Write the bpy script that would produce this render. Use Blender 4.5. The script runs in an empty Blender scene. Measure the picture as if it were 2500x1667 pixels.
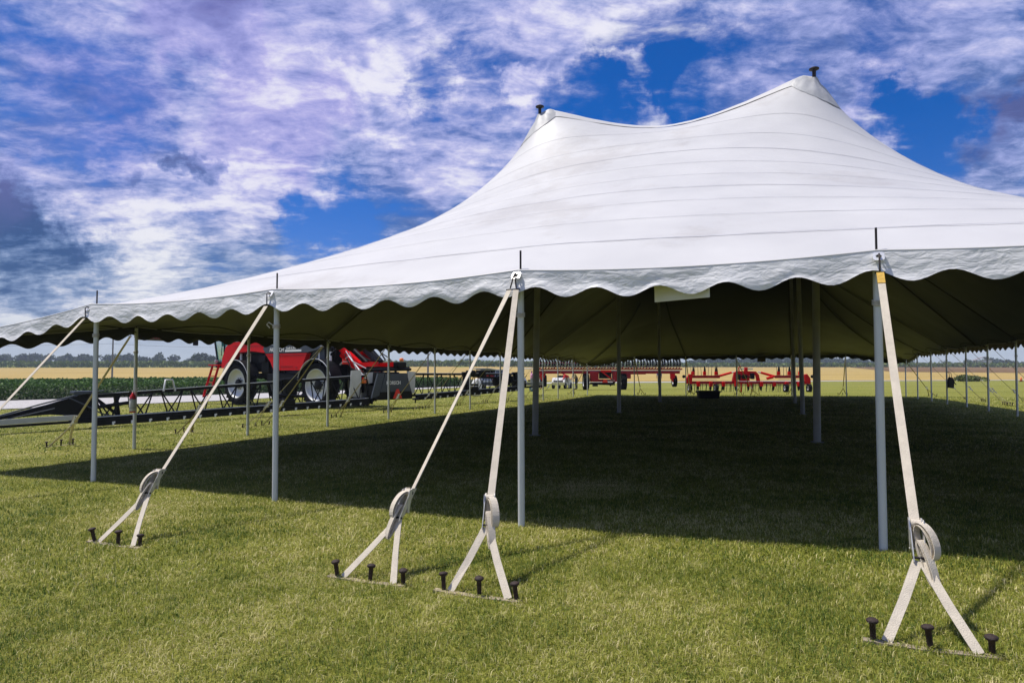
import bpy, bmesh, math, random
import numpy as np
from mathutils import Vector, Matrix
random.seed(7); rng = np.random.default_rng(11)
PI = math.pi; R = math.radians
C = bpy.context.scene.collection
scene = bpy.context.scene

# ------------------------------------------------------------------ camera
F, H, PITCH = 1593.6, 1.434, math.atan((903.74-833.5)/1593.6)
cam = bpy.data.objects.new('camera', bpy.data.cameras.new('camera')); C.objects.link(cam)
cam.location = (0, 0, H); cam.rotation_euler = (PI/2+PITCH, 0, 0)
cam.data.sensor_width = 36; cam.data.lens = F/2500*36
cam.data.clip_end = 6000; cam.data.clip_start = .05
scene.camera = cam
scene.view_settings.view_transform = 'Standard'; scene.view_settings.look = 'None'
scene.view_settings.gamma = 1; scene.view_settings.use_curve_mapping = False
scene.view_settings.exposure = 0.45
scene.render.engine = 'CYCLES'
scene.cycles.use_denoising = True
scene.cycles.max_bounces = 5; scene.cycles.diffuse_bounces = 3; scene.cycles.glossy_bounces = 3
scene.cycles.transparent_max_bounces = 8; scene.cycles.volume_bounces = 0
scene.cycles.sample_clamp_indirect = 4

TA = R(21.863)                                           # tent axis angle
U = Vector((math.cos(TA), -math.sin(TA), 0)); V = Vector((math.sin(TA), math.cos(TA), 0))
SUN_EL = R(67)
lh = (U*math.cos(R(9)) + V*math.sin(R(9))).normalized()  # horizontal travel of the sunlight
SUN_DIR = (lh*math.cos(SUN_EL) + Vector((0, 0, -math.sin(SUN_EL)))).normalized()
sl = bpy.data.lights.new('sun', 'SUN'); sl.energy = 3.7; sl.angle = R(2.6); sl.color = (1, .95, .87)
so = bpy.data.objects.new('sun', sl); C.objects.link(so); so.location = (-20, 10, 60)
so.rotation_euler = SUN_DIR.to_track_quat('-Z', 'Y').to_euler()

def ray(px, py):
    f = Vector((0, math.cos(PITCH), math.sin(PITCH))); up = Vector((0, -math.sin(PITCH), math.cos(PITCH)))
    return (Vector((1, 0, 0))*((px-1250)/F) + up*((833.5-py)/F) + f)

# ------------------------------------------------------------------ sky
world = bpy.data.worlds.new('World'); scene.world = world; world.use_nodes = True
wt = world.node_tree; wt.nodes.clear()
def WN(t, **k):
    n = wt.nodes.new(t)
    for a, b in k.items(): setattr(n, a, b)
    return n
def wmath(op, a, b=None, clamp=False):
    n = WN('ShaderNodeMath', operation=op, use_clamp=clamp)
    for i, x in enumerate((a, b)):
        if x is None: continue
        if isinstance(x, (int, float)): n.inputs[i].default_value = x
        else: wt.links.new(x, n.inputs[i])
    return n.outputs[0]
def wvec(op, a, b=None):
    n = WN('ShaderNodeVectorMath', operation=op)
    for i, x in enumerate((a, b)):
        if x is None: continue
        if isinstance(x, (tuple, Vector)): n.inputs[i].default_value = x
        else: wt.links.new(x, n.inputs[i])
    return n.outputs['Value'] if op == 'DOT_PRODUCT' else n.outputs[0]
def wmap(x, a, b, c, d, smooth=True):
    n = WN('ShaderNodeMapRange', interpolation_type='SMOOTHSTEP' if smooth else 'LINEAR')
    wt.links.new(x, n.inputs[0])
    for i, q in enumerate((a, b, c, d)): n.inputs[i+1].default_value = q
    return n.outputs[0]
def wmix(f, a, b):
    n = WN('ShaderNodeMix', data_type='RGBA')
    for s, x in ((0, f), (6, a), (7, b)):
        if isinstance(x, (int, float)): n.inputs[s].default_value = x
        elif isinstance(x, tuple): n.inputs[s].default_value = (*x, 1)
        else: wt.links.new(x, n.inputs[s])
    return n.outputs[2]
def wnoise(v, scale, detail, rough, dist=0., off=(0, 0, 0)):
    n = WN('ShaderNodeTexNoise'); wt.links.new(wvec('ADD', v, off), n.inputs['Vector'])
    n.inputs['Scale'].default_value = scale; n.inputs['Detail'].default_value = detail
    n.inputs['Roughness'].default_value = rough; n.inputs['Distortion'].default_value = dist
    return n.outputs[0]
def blob(dx, dy, deg, soft=1.):                           # a cloud's place in the sky, as a direction and a size
    d = ray(dx*2500/2352, dy*2500/2352).normalized()
    return wmap(wvec('DOT_PRODUCT', WD, d), math.cos(R(deg*1.5)), math.cos(R(deg*.25)), 0, 1)
geo = WN('ShaderNodeTexCoord'); WD0 = geo.outputs['Generated']
WD0 = wvec('NORMALIZE', WD0)
warp = WN('ShaderNodeTexNoise'); wt.links.new(WD0, warp.inputs['Vector']); warp.inputs['Scale'].default_value = 6; warp.inputs['Detail'].default_value = 8; warp.inputs['Roughness'].default_value = .62
wv = wvec('SUBTRACT', warp.outputs['Color'], (.5, .5, .5)); wvs = WN('ShaderNodeVectorMath', operation='SCALE'); wt.links.new(wv, wvs.inputs[0]); wvs.inputs[3].default_value = .34
WD = wvec('NORMALIZE', wvec('ADD', WD0, wvs.outputs[0]))
sep = WN('ShaderNodeSeparateXYZ'); wt.links.new(WD0, sep.inputs[0]); wz = sep.outputs[2]
zz = wmath('ADD', wmath('ABSOLUTE', wz), .22)
cmb = WN('ShaderNodeCombineXYZ'); wt.links.new(wmath('DIVIDE', sep.outputs[0], zz), cmb.inputs[0]); wt.links.new(wmath('DIVIDE', sep.outputs[1], zz), cmb.inputs[1])
WP = cmb.outputs[0]
WP2 = wvec('MULTIPLY', WP, (.72, 1.0, 1))
def ctr(n, k): return wmath('MULTIPLY', wmath('SUBTRACT', n, .5), k)
n1 = ctr(wnoise(WP, 2.2, 9, .58, .5), 1.1); n2 = ctr(wnoise(WP2, 5.6, 10, .62, .45, (3, 1, 0)), 1.1); n3 = ctr(wnoise(WP, 1.9, 9, .6, .4, (9, 4, 0)), .8); n4 = ctr(wnoise(WP2, 17, 8, .64, .3, (1, 7, 0)), .62)
#        x,    y,   deg, cover, bright, violet
BL = [(950, 110, 11, .12, .09, .2), (1330, 90, 9, .10, .08, .15), (650, 110, 7, .08, .05, .3), (450, 40, 4.0, -.04, -.26, .9), (60, 140, 5, -.06, -.10, .2), (200, 60, 4, .1, .08, .2),
      (20, 535, 4.0, .3, -.34, .0), (110, 590, 3.0, .3, -.32, 0), (20, 440, 2.6, .2, -.16, .2), (130, 480, 2.0, .1, -.14, 0), (455, 335, 1.3, .1, -.34, .0), (400, 310, 1.0, .05, -.20, .0), (340, 380, .8, .05, -.20, .0),
      (770, 500, 3.0, -.36, -.10, 0), (900, 440, 3, -.16, -.18, 0), (840, 540, 2.2, -.22, -.1, 0), (700, 470, 1.6, -.2, -.1, 0),
      (1110, 185, 3.2, -.30, 0, 0), (1330, 250, 2.8, -.42, -.05, 0), (1480, 150, 3.8, -.32, 0, 0), (1480, 260, 2.5, -.24, .05, 0), (1720, 190, 3.4, -.26, 0, .1), (1600, 240, 2.4, -.2, 0, 0),
      (930, 215, 3.0, .24, .22, 0), (1175, 212, 1.7, .38, .26, 0), (1430, 212, 1.7, .34, .22, 0), (820, 225, 2.5, .15, .15, .1),
      (2140, 330, 4.2, -.46, 0, 0), (2010, 170, 3.0, -.20, .04, .1), (2230, 210, 2.8, -.34, 0, 0), (1990, 250, 2.4, -.22, .05, .1), (2100, 230, 2, -.2, .1, 0),
      (2340, 300, 3.0, .4, -.10, .15), (2300, 400, 3.4, .3, -.06, .1), (2345, 260, 1.8, .1, -.16, .1), (2010, 40, 9, .14, -.03, .25),
      (230, 190, 3.6, -.10, -.05, .2), (280, 250, 3, -.08, -.04, .1), (160, 330, 5, .06, .04, .3), (560, 330, 7, .10, .06, .25), (620, 250, 5, .02, .02, .3),
      (350, 500, 2.4, .18, .18, 0), (270, 470, 3, .12, .06, 0), (400, 590, 3.2, .16, .12, 0), (600, 590, 3.4, .1, -.12, 0), (200, 660, 5, .3, .24, 0), (40, 690, 4, .3, .22, 0), (620, 470, 4, .12, .12, 0), (1000, 330, 4, .08, .02, .1), (1020, 420, 3, .1, .06, 0), (300, 690, 4, .1, -.06, 0), (480, 450, 4, .1, .08, 0)]
cov = wmath('ADD', wmath('ADD', wmath('ADD', wmath('MULTIPLY', n1, .95), wmath('MULTIPLY', n2, .9)), wmath('MULTIPLY', n4, 1.0)), .64); bri = wmath('ADD', wmath('ADD', wmath('ADD', wmath('MULTIPLY', n3, 1.0), wmath('MULTIPLY', n2, 1.1)), wmath('MULTIPLY', n4, 1.5)), .455); vio = None
for (x, y, dg, a, b, c) in BL:
    m = blob(x, y, dg)
    cov = wmath('ADD', cov, wmath('MULTIPLY', m, a))
    if b: bri = wmath('ADD', bri, wmath('MULTIPLY', wmath('MULTIPLY', m, b), wmath('ADD', wmath('ADD', wmath('MULTIPLY', n3, 1.3), wmath('MULTIPLY', n2, 1.2)), .9)))
    if c: vio = wmath('MULTIPLY', m, c) if vio is None else wmath('ADD', vio, wmath('MULTIPLY', m, c))
cov = wmath('ADD', cov, wmap(wz, .0, .16, .34, 0))
alpha = wmap(cov, .22, .84, 0, 1)
ramp = WN('ShaderNodeValToRGB'); wt.links.new(bri, ramp.inputs[0]); e = ramp.color_ramp.elements
e[0].position = .06; e[0].color = (.022, .070, .23, 1); e[1].position = .95; e[1].color = (.86, .86, .95, 1)
for p_, c_ in ((.30, (.11, .20, .47, 1)), (.48, (.31, .38, .70, 1)), (.66, (.56, .58, .85, 1))):
    q = e.new(p_); q.color = c_
ccol = wmix(wmath('MINIMUM', wmath('MULTIPLY', vio, .5), .4), ramp.outputs[0], (.42, .34, .80))
ccol = wmix(wmath('MULTIPLY', wmap(bri, .60, .95, 0, 1), .8), ccol, (.85, .84, .94))
low = WN('ShaderNodeValToRGB'); wt.links.new(bri, low.inputs[0]); e = low.color_ramp.elements
e[0].position = .12; e[0].color = (.030, .10, .26, 1); e[1].position = .85; e[1].color = (.84, .86, .88, 1); q = e.new(.42); q.color = (.24, .34, .50, 1)
ccol = wmix(wmap(wz, .10, .26, .7, 0), ccol, low.outputs[0])
ccol = wmix(wmap(wz, .02, .085, .9, 0), ccol, (.54, .61, .68))
sky = WN('ShaderNodeTexSky', sky_type='NISHITA'); sky.sun_disc = False; sky.sun_elevation = SUN_EL
sky.sun_rotation = math.atan2(-SUN_DIR.x, -SUN_DIR.y); sky.air_density = 1.0; sky.dust_density = .3; sky.ozone_density = 2.5
hs = WN('ShaderNodeHueSaturation'); wt.links.new(sky.outputs[0], hs.inputs['Color']); hs.inputs['Saturation'].default_value = 1.55; hs.inputs['Value'].default_value = 1.25; hs.inputs['Hue'].default_value = .493
SKY_S = .1
sc_ = WN('ShaderNodeVectorMath', operation='SCALE'); wt.links.new(ccol, sc_.inputs[0]); sc_.inputs[3].default_value = .74/SKY_S
tn = WN('ShaderNodeMix', data_type='RGBA', blend_type='MULTIPLY'); tn.inputs[0].default_value = 1; wt.links.new(hs.outputs[0], tn.inputs[6]); tn.inputs[7].default_value = (.4, .36, .62, 1)
fin = wmix(alpha, tn.outputs[2], sc_.outputs[0])
bg = WN('ShaderNodeBackground'); wt.links.new(fin, bg.inputs[0]); bg.inputs[1].default_value = SKY_S
wo = WN('ShaderNodeOutputWorld'); wt.links.new(bg.outputs[0], wo.inputs[0])
world.cycles.sampling_method = 'MANUAL'; world.cycles.sample_map_resolution = 512

# ------------------------------------------------------------------ terrain and pixel helpers
GA, GB = .0058, -.0049
def ter(x, y):
    xx = min(max(x, -60), 80); yy = min(max(y, -20), 100)
    z = GA*xx + GB*yy
    if y > 100:
        s = min(y, 420)-100; k = .023 + (.016-.023)*min(max((x+20)/60, 0), 1)
        z += k*s*s/(s+25)
    return z
def gp(px, py, off=0.):                                   # the point of the (near, planar) ground seen at a pixel of the 2500 px photo
    d = ray(px, py); t = H/(GA*d.x+GB*d.y-d.z)
    return Vector((d.x*t, d.y*t, H+d.z*t+off))
def at(px, py, Y):
    d = ray(px, py); t = Y/d.y
    return Vector((d.x*t, Y, H+d.z*t))
K = 2500/2352

# ------------------------------------------------------------------ materials
MATS = {}
def mat(name, col, rough=.6, metal=0., var=.12, vscale=6., bump=0., bscale=40., coat=0., spec=.5, back=None, stretch=None, col2=None, emit=None, trans=0., coord='Object'):
    if name in MATS: return MATS[name]
    m = bpy.data.materials.new(name); m.use_nodes = True; nt = m.node_tree; N = nt.nodes; L = nt.links
    b = N['Principled BSDF']; b.inputs['Roughness'].default_value = rough; b.inputs['Metallic'].default_value = metal
    b.inputs['Specular IOR Level'].default_value = spec
    if coat: b.inputs['Coat Weight'].default_value = coat; b.inputs['Coat Roughness'].default_value = .08
    tc = N.new('ShaderNodeTexCoord'); src = tc.outputs[coord]
    if stretch:
        mp = N.new('ShaderNodeMapping'); L.new(src, mp.inputs[0]); mp.inputs['Scale'].default_value = stretch; src = mp.outputs[0]
    nz = N.new('ShaderNodeTexNoise'); L.new(src, nz.inputs['Vector']); nz.inputs['Scale'].default_value = vscale; nz.inputs['Detail'].default_value = 5; nz.inputs['Roughness'].default_value = .62
    mr = N.new('ShaderNodeMapRange'); L.new(nz.outputs[0], mr.inputs[0]); mr.inputs[1].default_value = .3; mr.inputs[2].default_value = .7
    mx = N.new('ShaderNodeMix'); mx.data_type = 'RGBA'; L.new(mr.outputs[0], mx.inputs[0])
    c2 = col2 if col2 else tuple(min(1, x*(1+var)) for x in col); c1 = col if col2 else tuple(x*(1-var) for x in col)
    mx.inputs[6].default_value = (*c1, 1); mx.inputs[7].default_value = (*c2, 1); out = mx.outputs[2]
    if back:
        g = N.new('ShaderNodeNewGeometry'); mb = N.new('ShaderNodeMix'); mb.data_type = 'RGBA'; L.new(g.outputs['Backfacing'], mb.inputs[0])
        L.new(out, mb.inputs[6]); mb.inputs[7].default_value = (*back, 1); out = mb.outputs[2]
    L.new(out, b.inputs['Base Color'])
    rr = N.new('ShaderNodeMapRange'); L.new(nz.outputs[0], rr.inputs[0]); rr.inputs[3].default_value = max(0, rough-.08); rr.inputs[4].default_value = min(1, rough+.08); L.new(rr.outputs[0], b.inputs['Roughness'])
    if bump:
        n2 = N.new('ShaderNodeTexNoise'); L.new(src, n2.inputs['Vector']); n2.inputs['Scale'].default_value = bscale; n2.inputs['Detail'].default_value = 6
        bp = N.new('ShaderNodeBump'); bp.inputs['Strength'].default_value = bump; bp.inputs['Distance'].default_value = .02; L.new(n2.outputs[0], bp.inputs['Height']); L.new(bp.outputs[0], b.inputs['Normal'])
    if trans:
        b.inputs['Transmission Weight'].default_value = trans
    if emit: b.inputs['Emission Color'].default_value = (*emit, 1)
    MATS[name] = m; return m
UNDERSHADE = (.026, .026, .006)  # tent shade painted as dark olive on the underside of the white vinyl
M_CAN = mat('white_vinyl', (.53, .52, .505), .5, var=.06, vscale=.9, bump=.05, bscale=9, back=UNDERSHADE)
def stain(m, thr, col, amt, sc, stretch):
    nt = m.node_tree; N = nt.nodes; L = nt.links; b = N['Principled BSDF']; src = b.inputs['Base Color'].links[0].from_socket
    tc = N.new('ShaderNodeTexCoord'); mp = N.new('ShaderNodeMapping'); L.new(tc.outputs['Object'], mp.inputs[0]); mp.inputs['Scale'].default_value = stretch
    n = N.new('ShaderNodeTexNoise'); L.new(mp.outputs[0], n.inputs['Vector']); n.inputs['Scale'].default_value = sc; n.inputs['Detail'].default_value = 8; n.inputs['Roughness'].default_value = .7
    r = N.new('ShaderNodeMapRange'); L.new(n.outputs[0], r.inputs[0]); r.inputs[1].default_value = thr; r.inputs[2].default_value = thr+.08; r.inputs[4].default_value = amt
    x = N.new('ShaderNodeMix'); x.data_type = 'RGBA'; x.blend_type = 'MULTIPLY'; L.new(r.outputs[0], x.inputs[0]); L.new(src, x.inputs[6]); x.inputs[7].default_value = (*col, 1); L.new(x.outputs[2], b.inputs['Base Color'])
stain(M_CAN, .66, (.55, .43, .28), .45, .8, (1, 2.2, 1)); stain(M_CAN, .54, (.86, .84, .82), .8, .35, (1, 1, 1))
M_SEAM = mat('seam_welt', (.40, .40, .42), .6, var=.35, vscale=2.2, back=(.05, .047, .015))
M_CAP = mat('cap_vinyl', (.40, .40, .40), .55, var=.12, vscale=3, bump=.5, bscale=7, back=(.22, .22, .21))
M_POLE = mat('painted_aluminium', (.64, .66, .66), .42, .1, var=.08, vscale=3, stretch=(1, 1, .2))
M_CPOLE = mat('centre_pole_steel', (.33, .33, .32), .5, .3, var=.15, vscale=3)
M_IRON = mat('dark_iron', (.028, .022, .02), .55, .5, var=.4, vscale=18, bump=.2, bscale=60)
M_RUST = mat('rusty_stake', (.034, .019, .014), .75, .1, var=.5, vscale=25, bump=.3, bscale=80)
M_PLATE = mat('bright_plate', (.72, .72, .72), .35, .35, var=.08)
M_ZINC = mat('zinc_ratchet', (.66, .64, .58), .35, .6, var=.15, vscale=20)
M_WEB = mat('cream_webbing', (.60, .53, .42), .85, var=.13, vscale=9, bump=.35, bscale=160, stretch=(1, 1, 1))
M_WEBD = mat('shaded_webbing', (.36, .31, .16), .85, var=.15, vscale=9, bump=.3, bscale=160)  # shaded copy of the cream webbing, its shade put into the colour
M_WEBY = mat('stained_webbing', (.55, .34, .06), .85, var=.3, vscale=30)
M_ROPE = mat('pale_rope', (.55, .52, .46), .9, var=.2, vscale=40)
M_DROPE = mat('dark_rope', (.03, .03, .022), .9, var=.2, vscale=40)
M_RED = mat('machine_red', (.62, .0025, .004), .42, var=.06, vscale=1.5, spec=.18)
M_REDD = mat('planter_red', (.30, .004, .010), .45, var=.12, vscale=2, spec=.3)
M_BLK = mat('black_steel', (.0045, .005, .006), .5, .0, var=.3, vscale=5, spec=.16)
M_GRAPH = mat('graphite_panel', (.055, .066, .082), .45, spec=.3, var=.1, vscale=3)
M_SILV = mat('silver_grey_panel', (.40, .42, .44), .4, .2, var=.08, vscale=3)
M_LGREY = mat('light_grey_sheet', (.52, .53, .52), .45, .1, var=.1, vscale=3)
M_TYRE = mat('tyre_rubber', (.007, .007, .008), .85, spec=.12, var=.3, vscale=8, bump=.2)
M_RIM = mat('rim_grey', (.56, .57, .58), .4, .2, var=.06)
M_WHITE = mat('white_paint', (.78, .78, .77), .4, var=.05)
M_GLASS = mat('tinted_glass', (.10, .50, .46), .08, var=.03, trans=.55, spec=.6)
M_DGLASS = mat('dark_glass', (.02, .03, .035), .08, var=.1)
M_ORANGE = mat('orange_lens', (.75, .16, .02), .3, var=.1)
M_SMV = mat('red_reflector', (.80, .03, .015), .35, var=.08)
M_EXT = mat('extinguisher_red', (.50, .015, .01), .35, var=.1, coat=.3)
M_PAPER = mat('paper_label', (.62, .62, .60), .7, var=.12, vscale=25)
M_SIGN = mat('white_board', (.80, .82, .86), .55, var=.05, vscale=4, stretch=(.3, 1, 6))
M_DSIGN = mat('dull_sign_board', (.10, .085, .04), .7, var=.2)
M_CAR = mat('silver_car_paint', (.34, .36, .38), .3, .5, var=.05, coat=.6)
M_SKIN = mat('skin', (.50, .27, .19), .55, var=.08)
M_BLUE = mat('blue_cloth', (.03, .09, .30), .85, var=.2, vscale=9)
M_DENIM = mat('dark_denim', (.025, .04, .09), .85, var=.25, vscale=9)
M_PINK = mat('pink_cloth', (.62, .30, .44), .85, var=.12, vscale=9)
M_KHAKI = mat('khaki_cloth', (.38, .33, .19), .85, var=.15, vscale=9)
M_REDC = mat('red_cloth', (.60, .03, .03), .85, var=.15, vscale=9)
M_WHC = mat('white_cloth', (.70, .70, .68), .85, var=.1, vscale=9)
M_MAROON = mat('maroon_cloth', (.16, .015, .02), .85, var=.2, vscale=9)
M_GREYC = mat('grey_cloth', (.30, .31, .33), .85, var=.15, vscale=9)
M_BLKP = mat('black_plastic', (.008, .008, .009), .5, spec=.3, var=.2)
M_BPLAS = mat('blue_plastic', (.05, .18, .42), .45, var=.15)
M_BARK = mat('bark', (.085, .065, .045), .9, var=.3, vscale=4, bump=.5, bscale=12)
M_WOODP = mat('weathered_pole_wood', (.26, .23, .20), .85, var=.2, vscale=2, stretch=(3, 3, .3))
M_CREAM = mat('pale_siding', (.62, .55, .52), .7, var=.08)
M_ROOF = mat('grey_roof', (.25, .22, .22), .7, var=.15)
M_TIMB = mat('weathered_timber', (.33, .27, .19), .85, var=.25, vscale=12, stretch=(1, 1, 6), bump=.3, bscale=60)

def foliage_mat(name, c1, c2, c3, trans=.25):
    m = bpy.data.materials.new(name); m.use_nodes = True; nt = m.node_tree; N = nt.nodes; L = nt.links; N.clear()
    a = N.new('ShaderNodeAttribute'); a.attribute_name = 'tint'
    r = N.new('ShaderNodeValToRGB'); L.new(a.outputs['Fac'], r.inputs[0]); e = r.color_ramp.elements
    e[0].color = (*c1, 1); e[1].color = (*c3, 1); q = e.new(.5); q.color = (*c2, 1)
    d = N.new('ShaderNodeBsdfPrincipled'); L.new(r.outputs[0], d.inputs['Base Color']); d.inputs['Roughness'].default_value = .6; d.inputs['Specular IOR Level'].default_value = .25
    t = N.new('ShaderNodeBsdfTranslucent'); L.new(r.outputs[0], t.inputs[0])
    x = N.new('ShaderNodeMixShader'); x.inputs[0].default_value = trans; L.new(d.outputs[0], x.inputs[1]); L.new(t.outputs[0], x.inputs[2])
    o = N.new('ShaderNodeOutputMaterial'); L.new(x.outputs[0], o.inputs[0]); return m

# ------------------------------------------------------------------ mesh builder
class MB:
    def __init__(s): s.v = []; s.f = []; s.m = []; s.sm = []
    def add(s, vs, fs, mi=0, smooth=False, X=None):
        b = len(s.v)
        for p in vs:
            p = Vector(p); s.v.append(tuple(X @ p) if X is not None else tuple(p))
        for f in fs: s.f.append([b+i for i in f]); s.m.append(mi); s.sm.append(smooth)
        return s
    def box(s, c, d, mi=0, X=None, rot=None, bev=0.):
        x, y, z = d[0]/2, d[1]/2, d[2]/2
        T = Matrix.Translation(c) @ (rot.to_4x4() if rot is not None else Matrix.Identity(4))
        if X is not None: T = X @ T
        if bev <= 0:
            vs = [(i*x, j*y, k*z) for i in (-1, 1) for j in (-1, 1) for k in (-1, 1)]
            return s.add(vs, [(0, 1, 3, 2), (4, 6, 7, 5), (0, 4, 5, 1), (2, 3, 7, 6), (0, 2, 6, 4), (1, 5, 7, 3)], mi, False, T)
        bm = bmesh.new(); bmesh.ops.create_cube(bm, size=1, matrix=Matrix.Diagonal((2*x, 2*y, 2*z, 1)))
        bmesh.ops.bevel(bm, geom=bm.edges[:], offset=min(bev, x*.9, y*.9, z*.9), segments=2, affect='EDGES', profile=.6)
        return s.bm(bm, mi, T)
    def bm(s, bm, mi=0, X=None, smooth=False):
        bm.verts.index_update(); vs = [v.co[:] for v in bm.verts]; fs = [[v.index for v in f.verts] for f in bm.faces]; bm.free()
        return s.add(vs, fs, mi, smooth, X)
    def tube(s, pts, r, n=8, mi=0, cap=True, X=None, smooth=True):
        pts = [Vector(p) for p in pts]; rs = r if isinstance(r, (list, tuple)) else [r]*len(pts)
        vs = []; fs = []; prev = None
        for i, p in enumerate(pts):
            t = (pts[min(i+1, len(pts)-1)]-pts[max(i-1, 0)]).normalized()
            if prev is None: a = t.orthogonal().normalized()
            else: a = (prev-t*prev.dot(t)); a = a.normalized() if a.length > 1e-6 else t.orthogonal().normalized()
            prev = a; b = t.cross(a)
            for k in range(n):
                w = 2*PI*k/n; vs.append(p+(a*math.cos(w)+b*math.sin(w))*rs[i])
        for i in range(len(pts)-1):
            for k in range(n): fs.append((i*n+k, i*n+(k+1) % n, (i+1)*n+(k+1) % n, (i+1)*n+k))
        s.add(vs, fs, mi, smooth, X)
        if cap:
            s.add(vs[:n], [tuple(range(n))[::-1]], mi, False, X); s.add(vs[-n:], [tuple(range(n))], mi, False, X)
        return s
    def beam(s, p, q, w, h, mi=0, X=None, up=Vector((0, 0, 1))):
        p = Vector(p); q = Vector(q); t = (q-p).normalized(); a = t.cross(up)
        a = a.normalized() if a.length > 1e-5 else t.orthogonal().normalized(); b = a.cross(t)
        vs = [o+a*(i*w/2)+b*(j*h/2) for o in (p, q) for i, j in ((-1, -1), (1, -1), (1, 1), (-1, 1))]
        return s.add(vs, [(0, 1, 2, 3), (7, 6, 5, 4), (0, 4, 5, 1), (1, 5, 6, 2), (2, 6, 7, 3), (3, 7, 4, 0)], mi, False, X)
    def lathe(s, prof, n=24, mi=0, X=None, smooth=True, close=False):   # profile (r, h) about local z
        vs = [(r*math.cos(2*PI*k/n), r*math.sin(2*PI*k/n), h) for (r, h) in prof for k in range(n)]; m = len(prof)
        fs = [(i*n+k, i*n+(k+1) % n, ((i+1) % m)*n+(k+1) % n, ((i+1) % m)*n+k) for i in range(m if close else m-1) for k in range(n)]
        return s.add(vs, fs, mi, smooth, X)
    def prism(s, poly, a, b, axis='y', mi=0, X=None):                   # a polygon (2-D) pulled from a to b along an axis
        def P(u, v, t): return {'y': (u, t, v), 'x': (t, u, v), 'z': (u, v, t)}[axis]
        n = len(poly); vs = [P(u, v, a) for u, v in poly]+[P(u, v, b) for u, v in poly]
        fs = [tuple(range(n)), tuple(range(2*n-1, n-1, -1))]+[(i, i+n, (i+1) % n+n, (i+1) % n) for i in range(n)]
        return s.add(vs, fs, mi, False, X)
    def ribbon(s, pts, wd, w, th=.004, mi=0, X=None):                   # a flat strap along a path, its width along wd
        pts = [Vector(p) for p in pts]; n = len(pts); wds = wd if isinstance(wd, list) else [wd]*n; vs = []; fs = []
        for i, p in enumerate(pts):
            t = (pts[min(i+1, n-1)]-pts[max(i-1, 0)]).normalized(); a = Vector(wds[i]); a = (a-t*a.dot(t)).normalized(); b = t.cross(a)
            vs += [p+a*(x*w/2)+b*(y*th/2) for x, y in ((-1, -1), (1, -1), (1, 1), (-1, 1))]
        for i in range(n-1):
            for k in range(4): fs.append((4*i+k, 4*i+(k+1) % 4, 4*i+4+(k+1) % 4, 4*i+4+k))
        fs += [(3, 2, 1, 0), tuple(4*n-4+k for k in range(4))]
        return s.add(vs, fs, mi, False, X)
    def grid(s, pts, nu, nv, mi=0, smooth=True, flip=False):
        fs = []
        for j in range(nv-1):
            for i in range(nu-1):
                f = (j*nu+i, j*nu+i+1, (j+1)*nu+i+1, (j+1)*nu+i); fs.append(f[::-1] if flip else f)
        return s.add(pts, fs, mi, smooth)
    def mesh(s, name, mats, recalc=True):
        me = bpy.data.meshes.new(name); me.from_pydata(s.v, [], s.f)
        for m in (mats if isinstance(mats, (list, tuple)) else [mats]): me.materials.append(m)
        me.polygons.foreach_set('material_index', s.m); me.polygons.foreach_set('use_smooth', s.sm)
        if recalc:
            bm = bmesh.new(); bm.from_mesh(me); bmesh.ops.recalc_face_normals(bm, faces=bm.faces[:]); bm.to_mesh(me); bm.free()
        me.update(); return me
    def build(s, name, mats, parent=None, world=False, recalc=True, **tags):
        return link(name, s.mesh(name, mats, recalc), parent, world, **tags)
INWORLD = set()
def link(name, me, parent=None, world=False, **tags):
    o = bpy.data.objects.new(name, me); C.objects.link(o)
    if parent:
        o.parent = parent
        if world:                                                        # vertices given in world space
            INWORLD.add(o.name)
            if parent.name not in INWORLD: o.matrix_parent_inverse = Matrix.LocRotScale(parent.location, parent.rotation_euler, None).inverted()
    for k, v in tags.items(): o[k] = v
    return o
def thing(name, label, cat, loc=(0, 0, 0), rz=0., group=None):
    o = bpy.data.objects.new(name, None); C.objects.link(o); o.empty_display_size = .3
    o.location = loc; o.rotation_euler = (0, 0, rz); o['label'] = label; o['category'] = cat
    if group: o['group'] = group
    return o
def tag(o, label, cat, group=None):
    o['label'] = label; o['category'] = cat
    if group: o['group'] = group
    return o
def text_mesh(body, size, mat_, ext=.004, shear=0., name='lettering', bold=0.):
    cu = bpy.data.curves.new(name, 'FONT'); cu.body = body; cu.size = size; cu.extrude = ext; cu.align_x = 'CENTER'; cu.align_y = 'CENTER'; cu.shear = shear; cu.offset = bold; cu.resolution_u = 2
    o = bpy.data.objects.new(name, cu); C.objects.link(o); dg = bpy.context.evaluated_depsgraph_get(); dg.update()
    me = bpy.data.meshes.new_from_object(o.evaluated_get(dg)); bpy.data.objects.remove(o); me.materials.clear(); me.materials.append(mat_); return me
def frame(o, x, z):                                                     # matrix with local x and z (normal) axes at o
    x = Vector(x).normalized(); z = Vector(z).normalized(); y = z.cross(x).normalized(); x = y.cross(z)
    M = Matrix((x, y, z)).transposed().to_4x4(); M.translation = Vector(o); return M
ORD = ['first', 'second', 'third', 'fourth', 'fifth', 'sixth', 'seventh', 'eighth', 'ninth', 'tenth', 'eleventh', 'twelfth', 'thirteenth']

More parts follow.
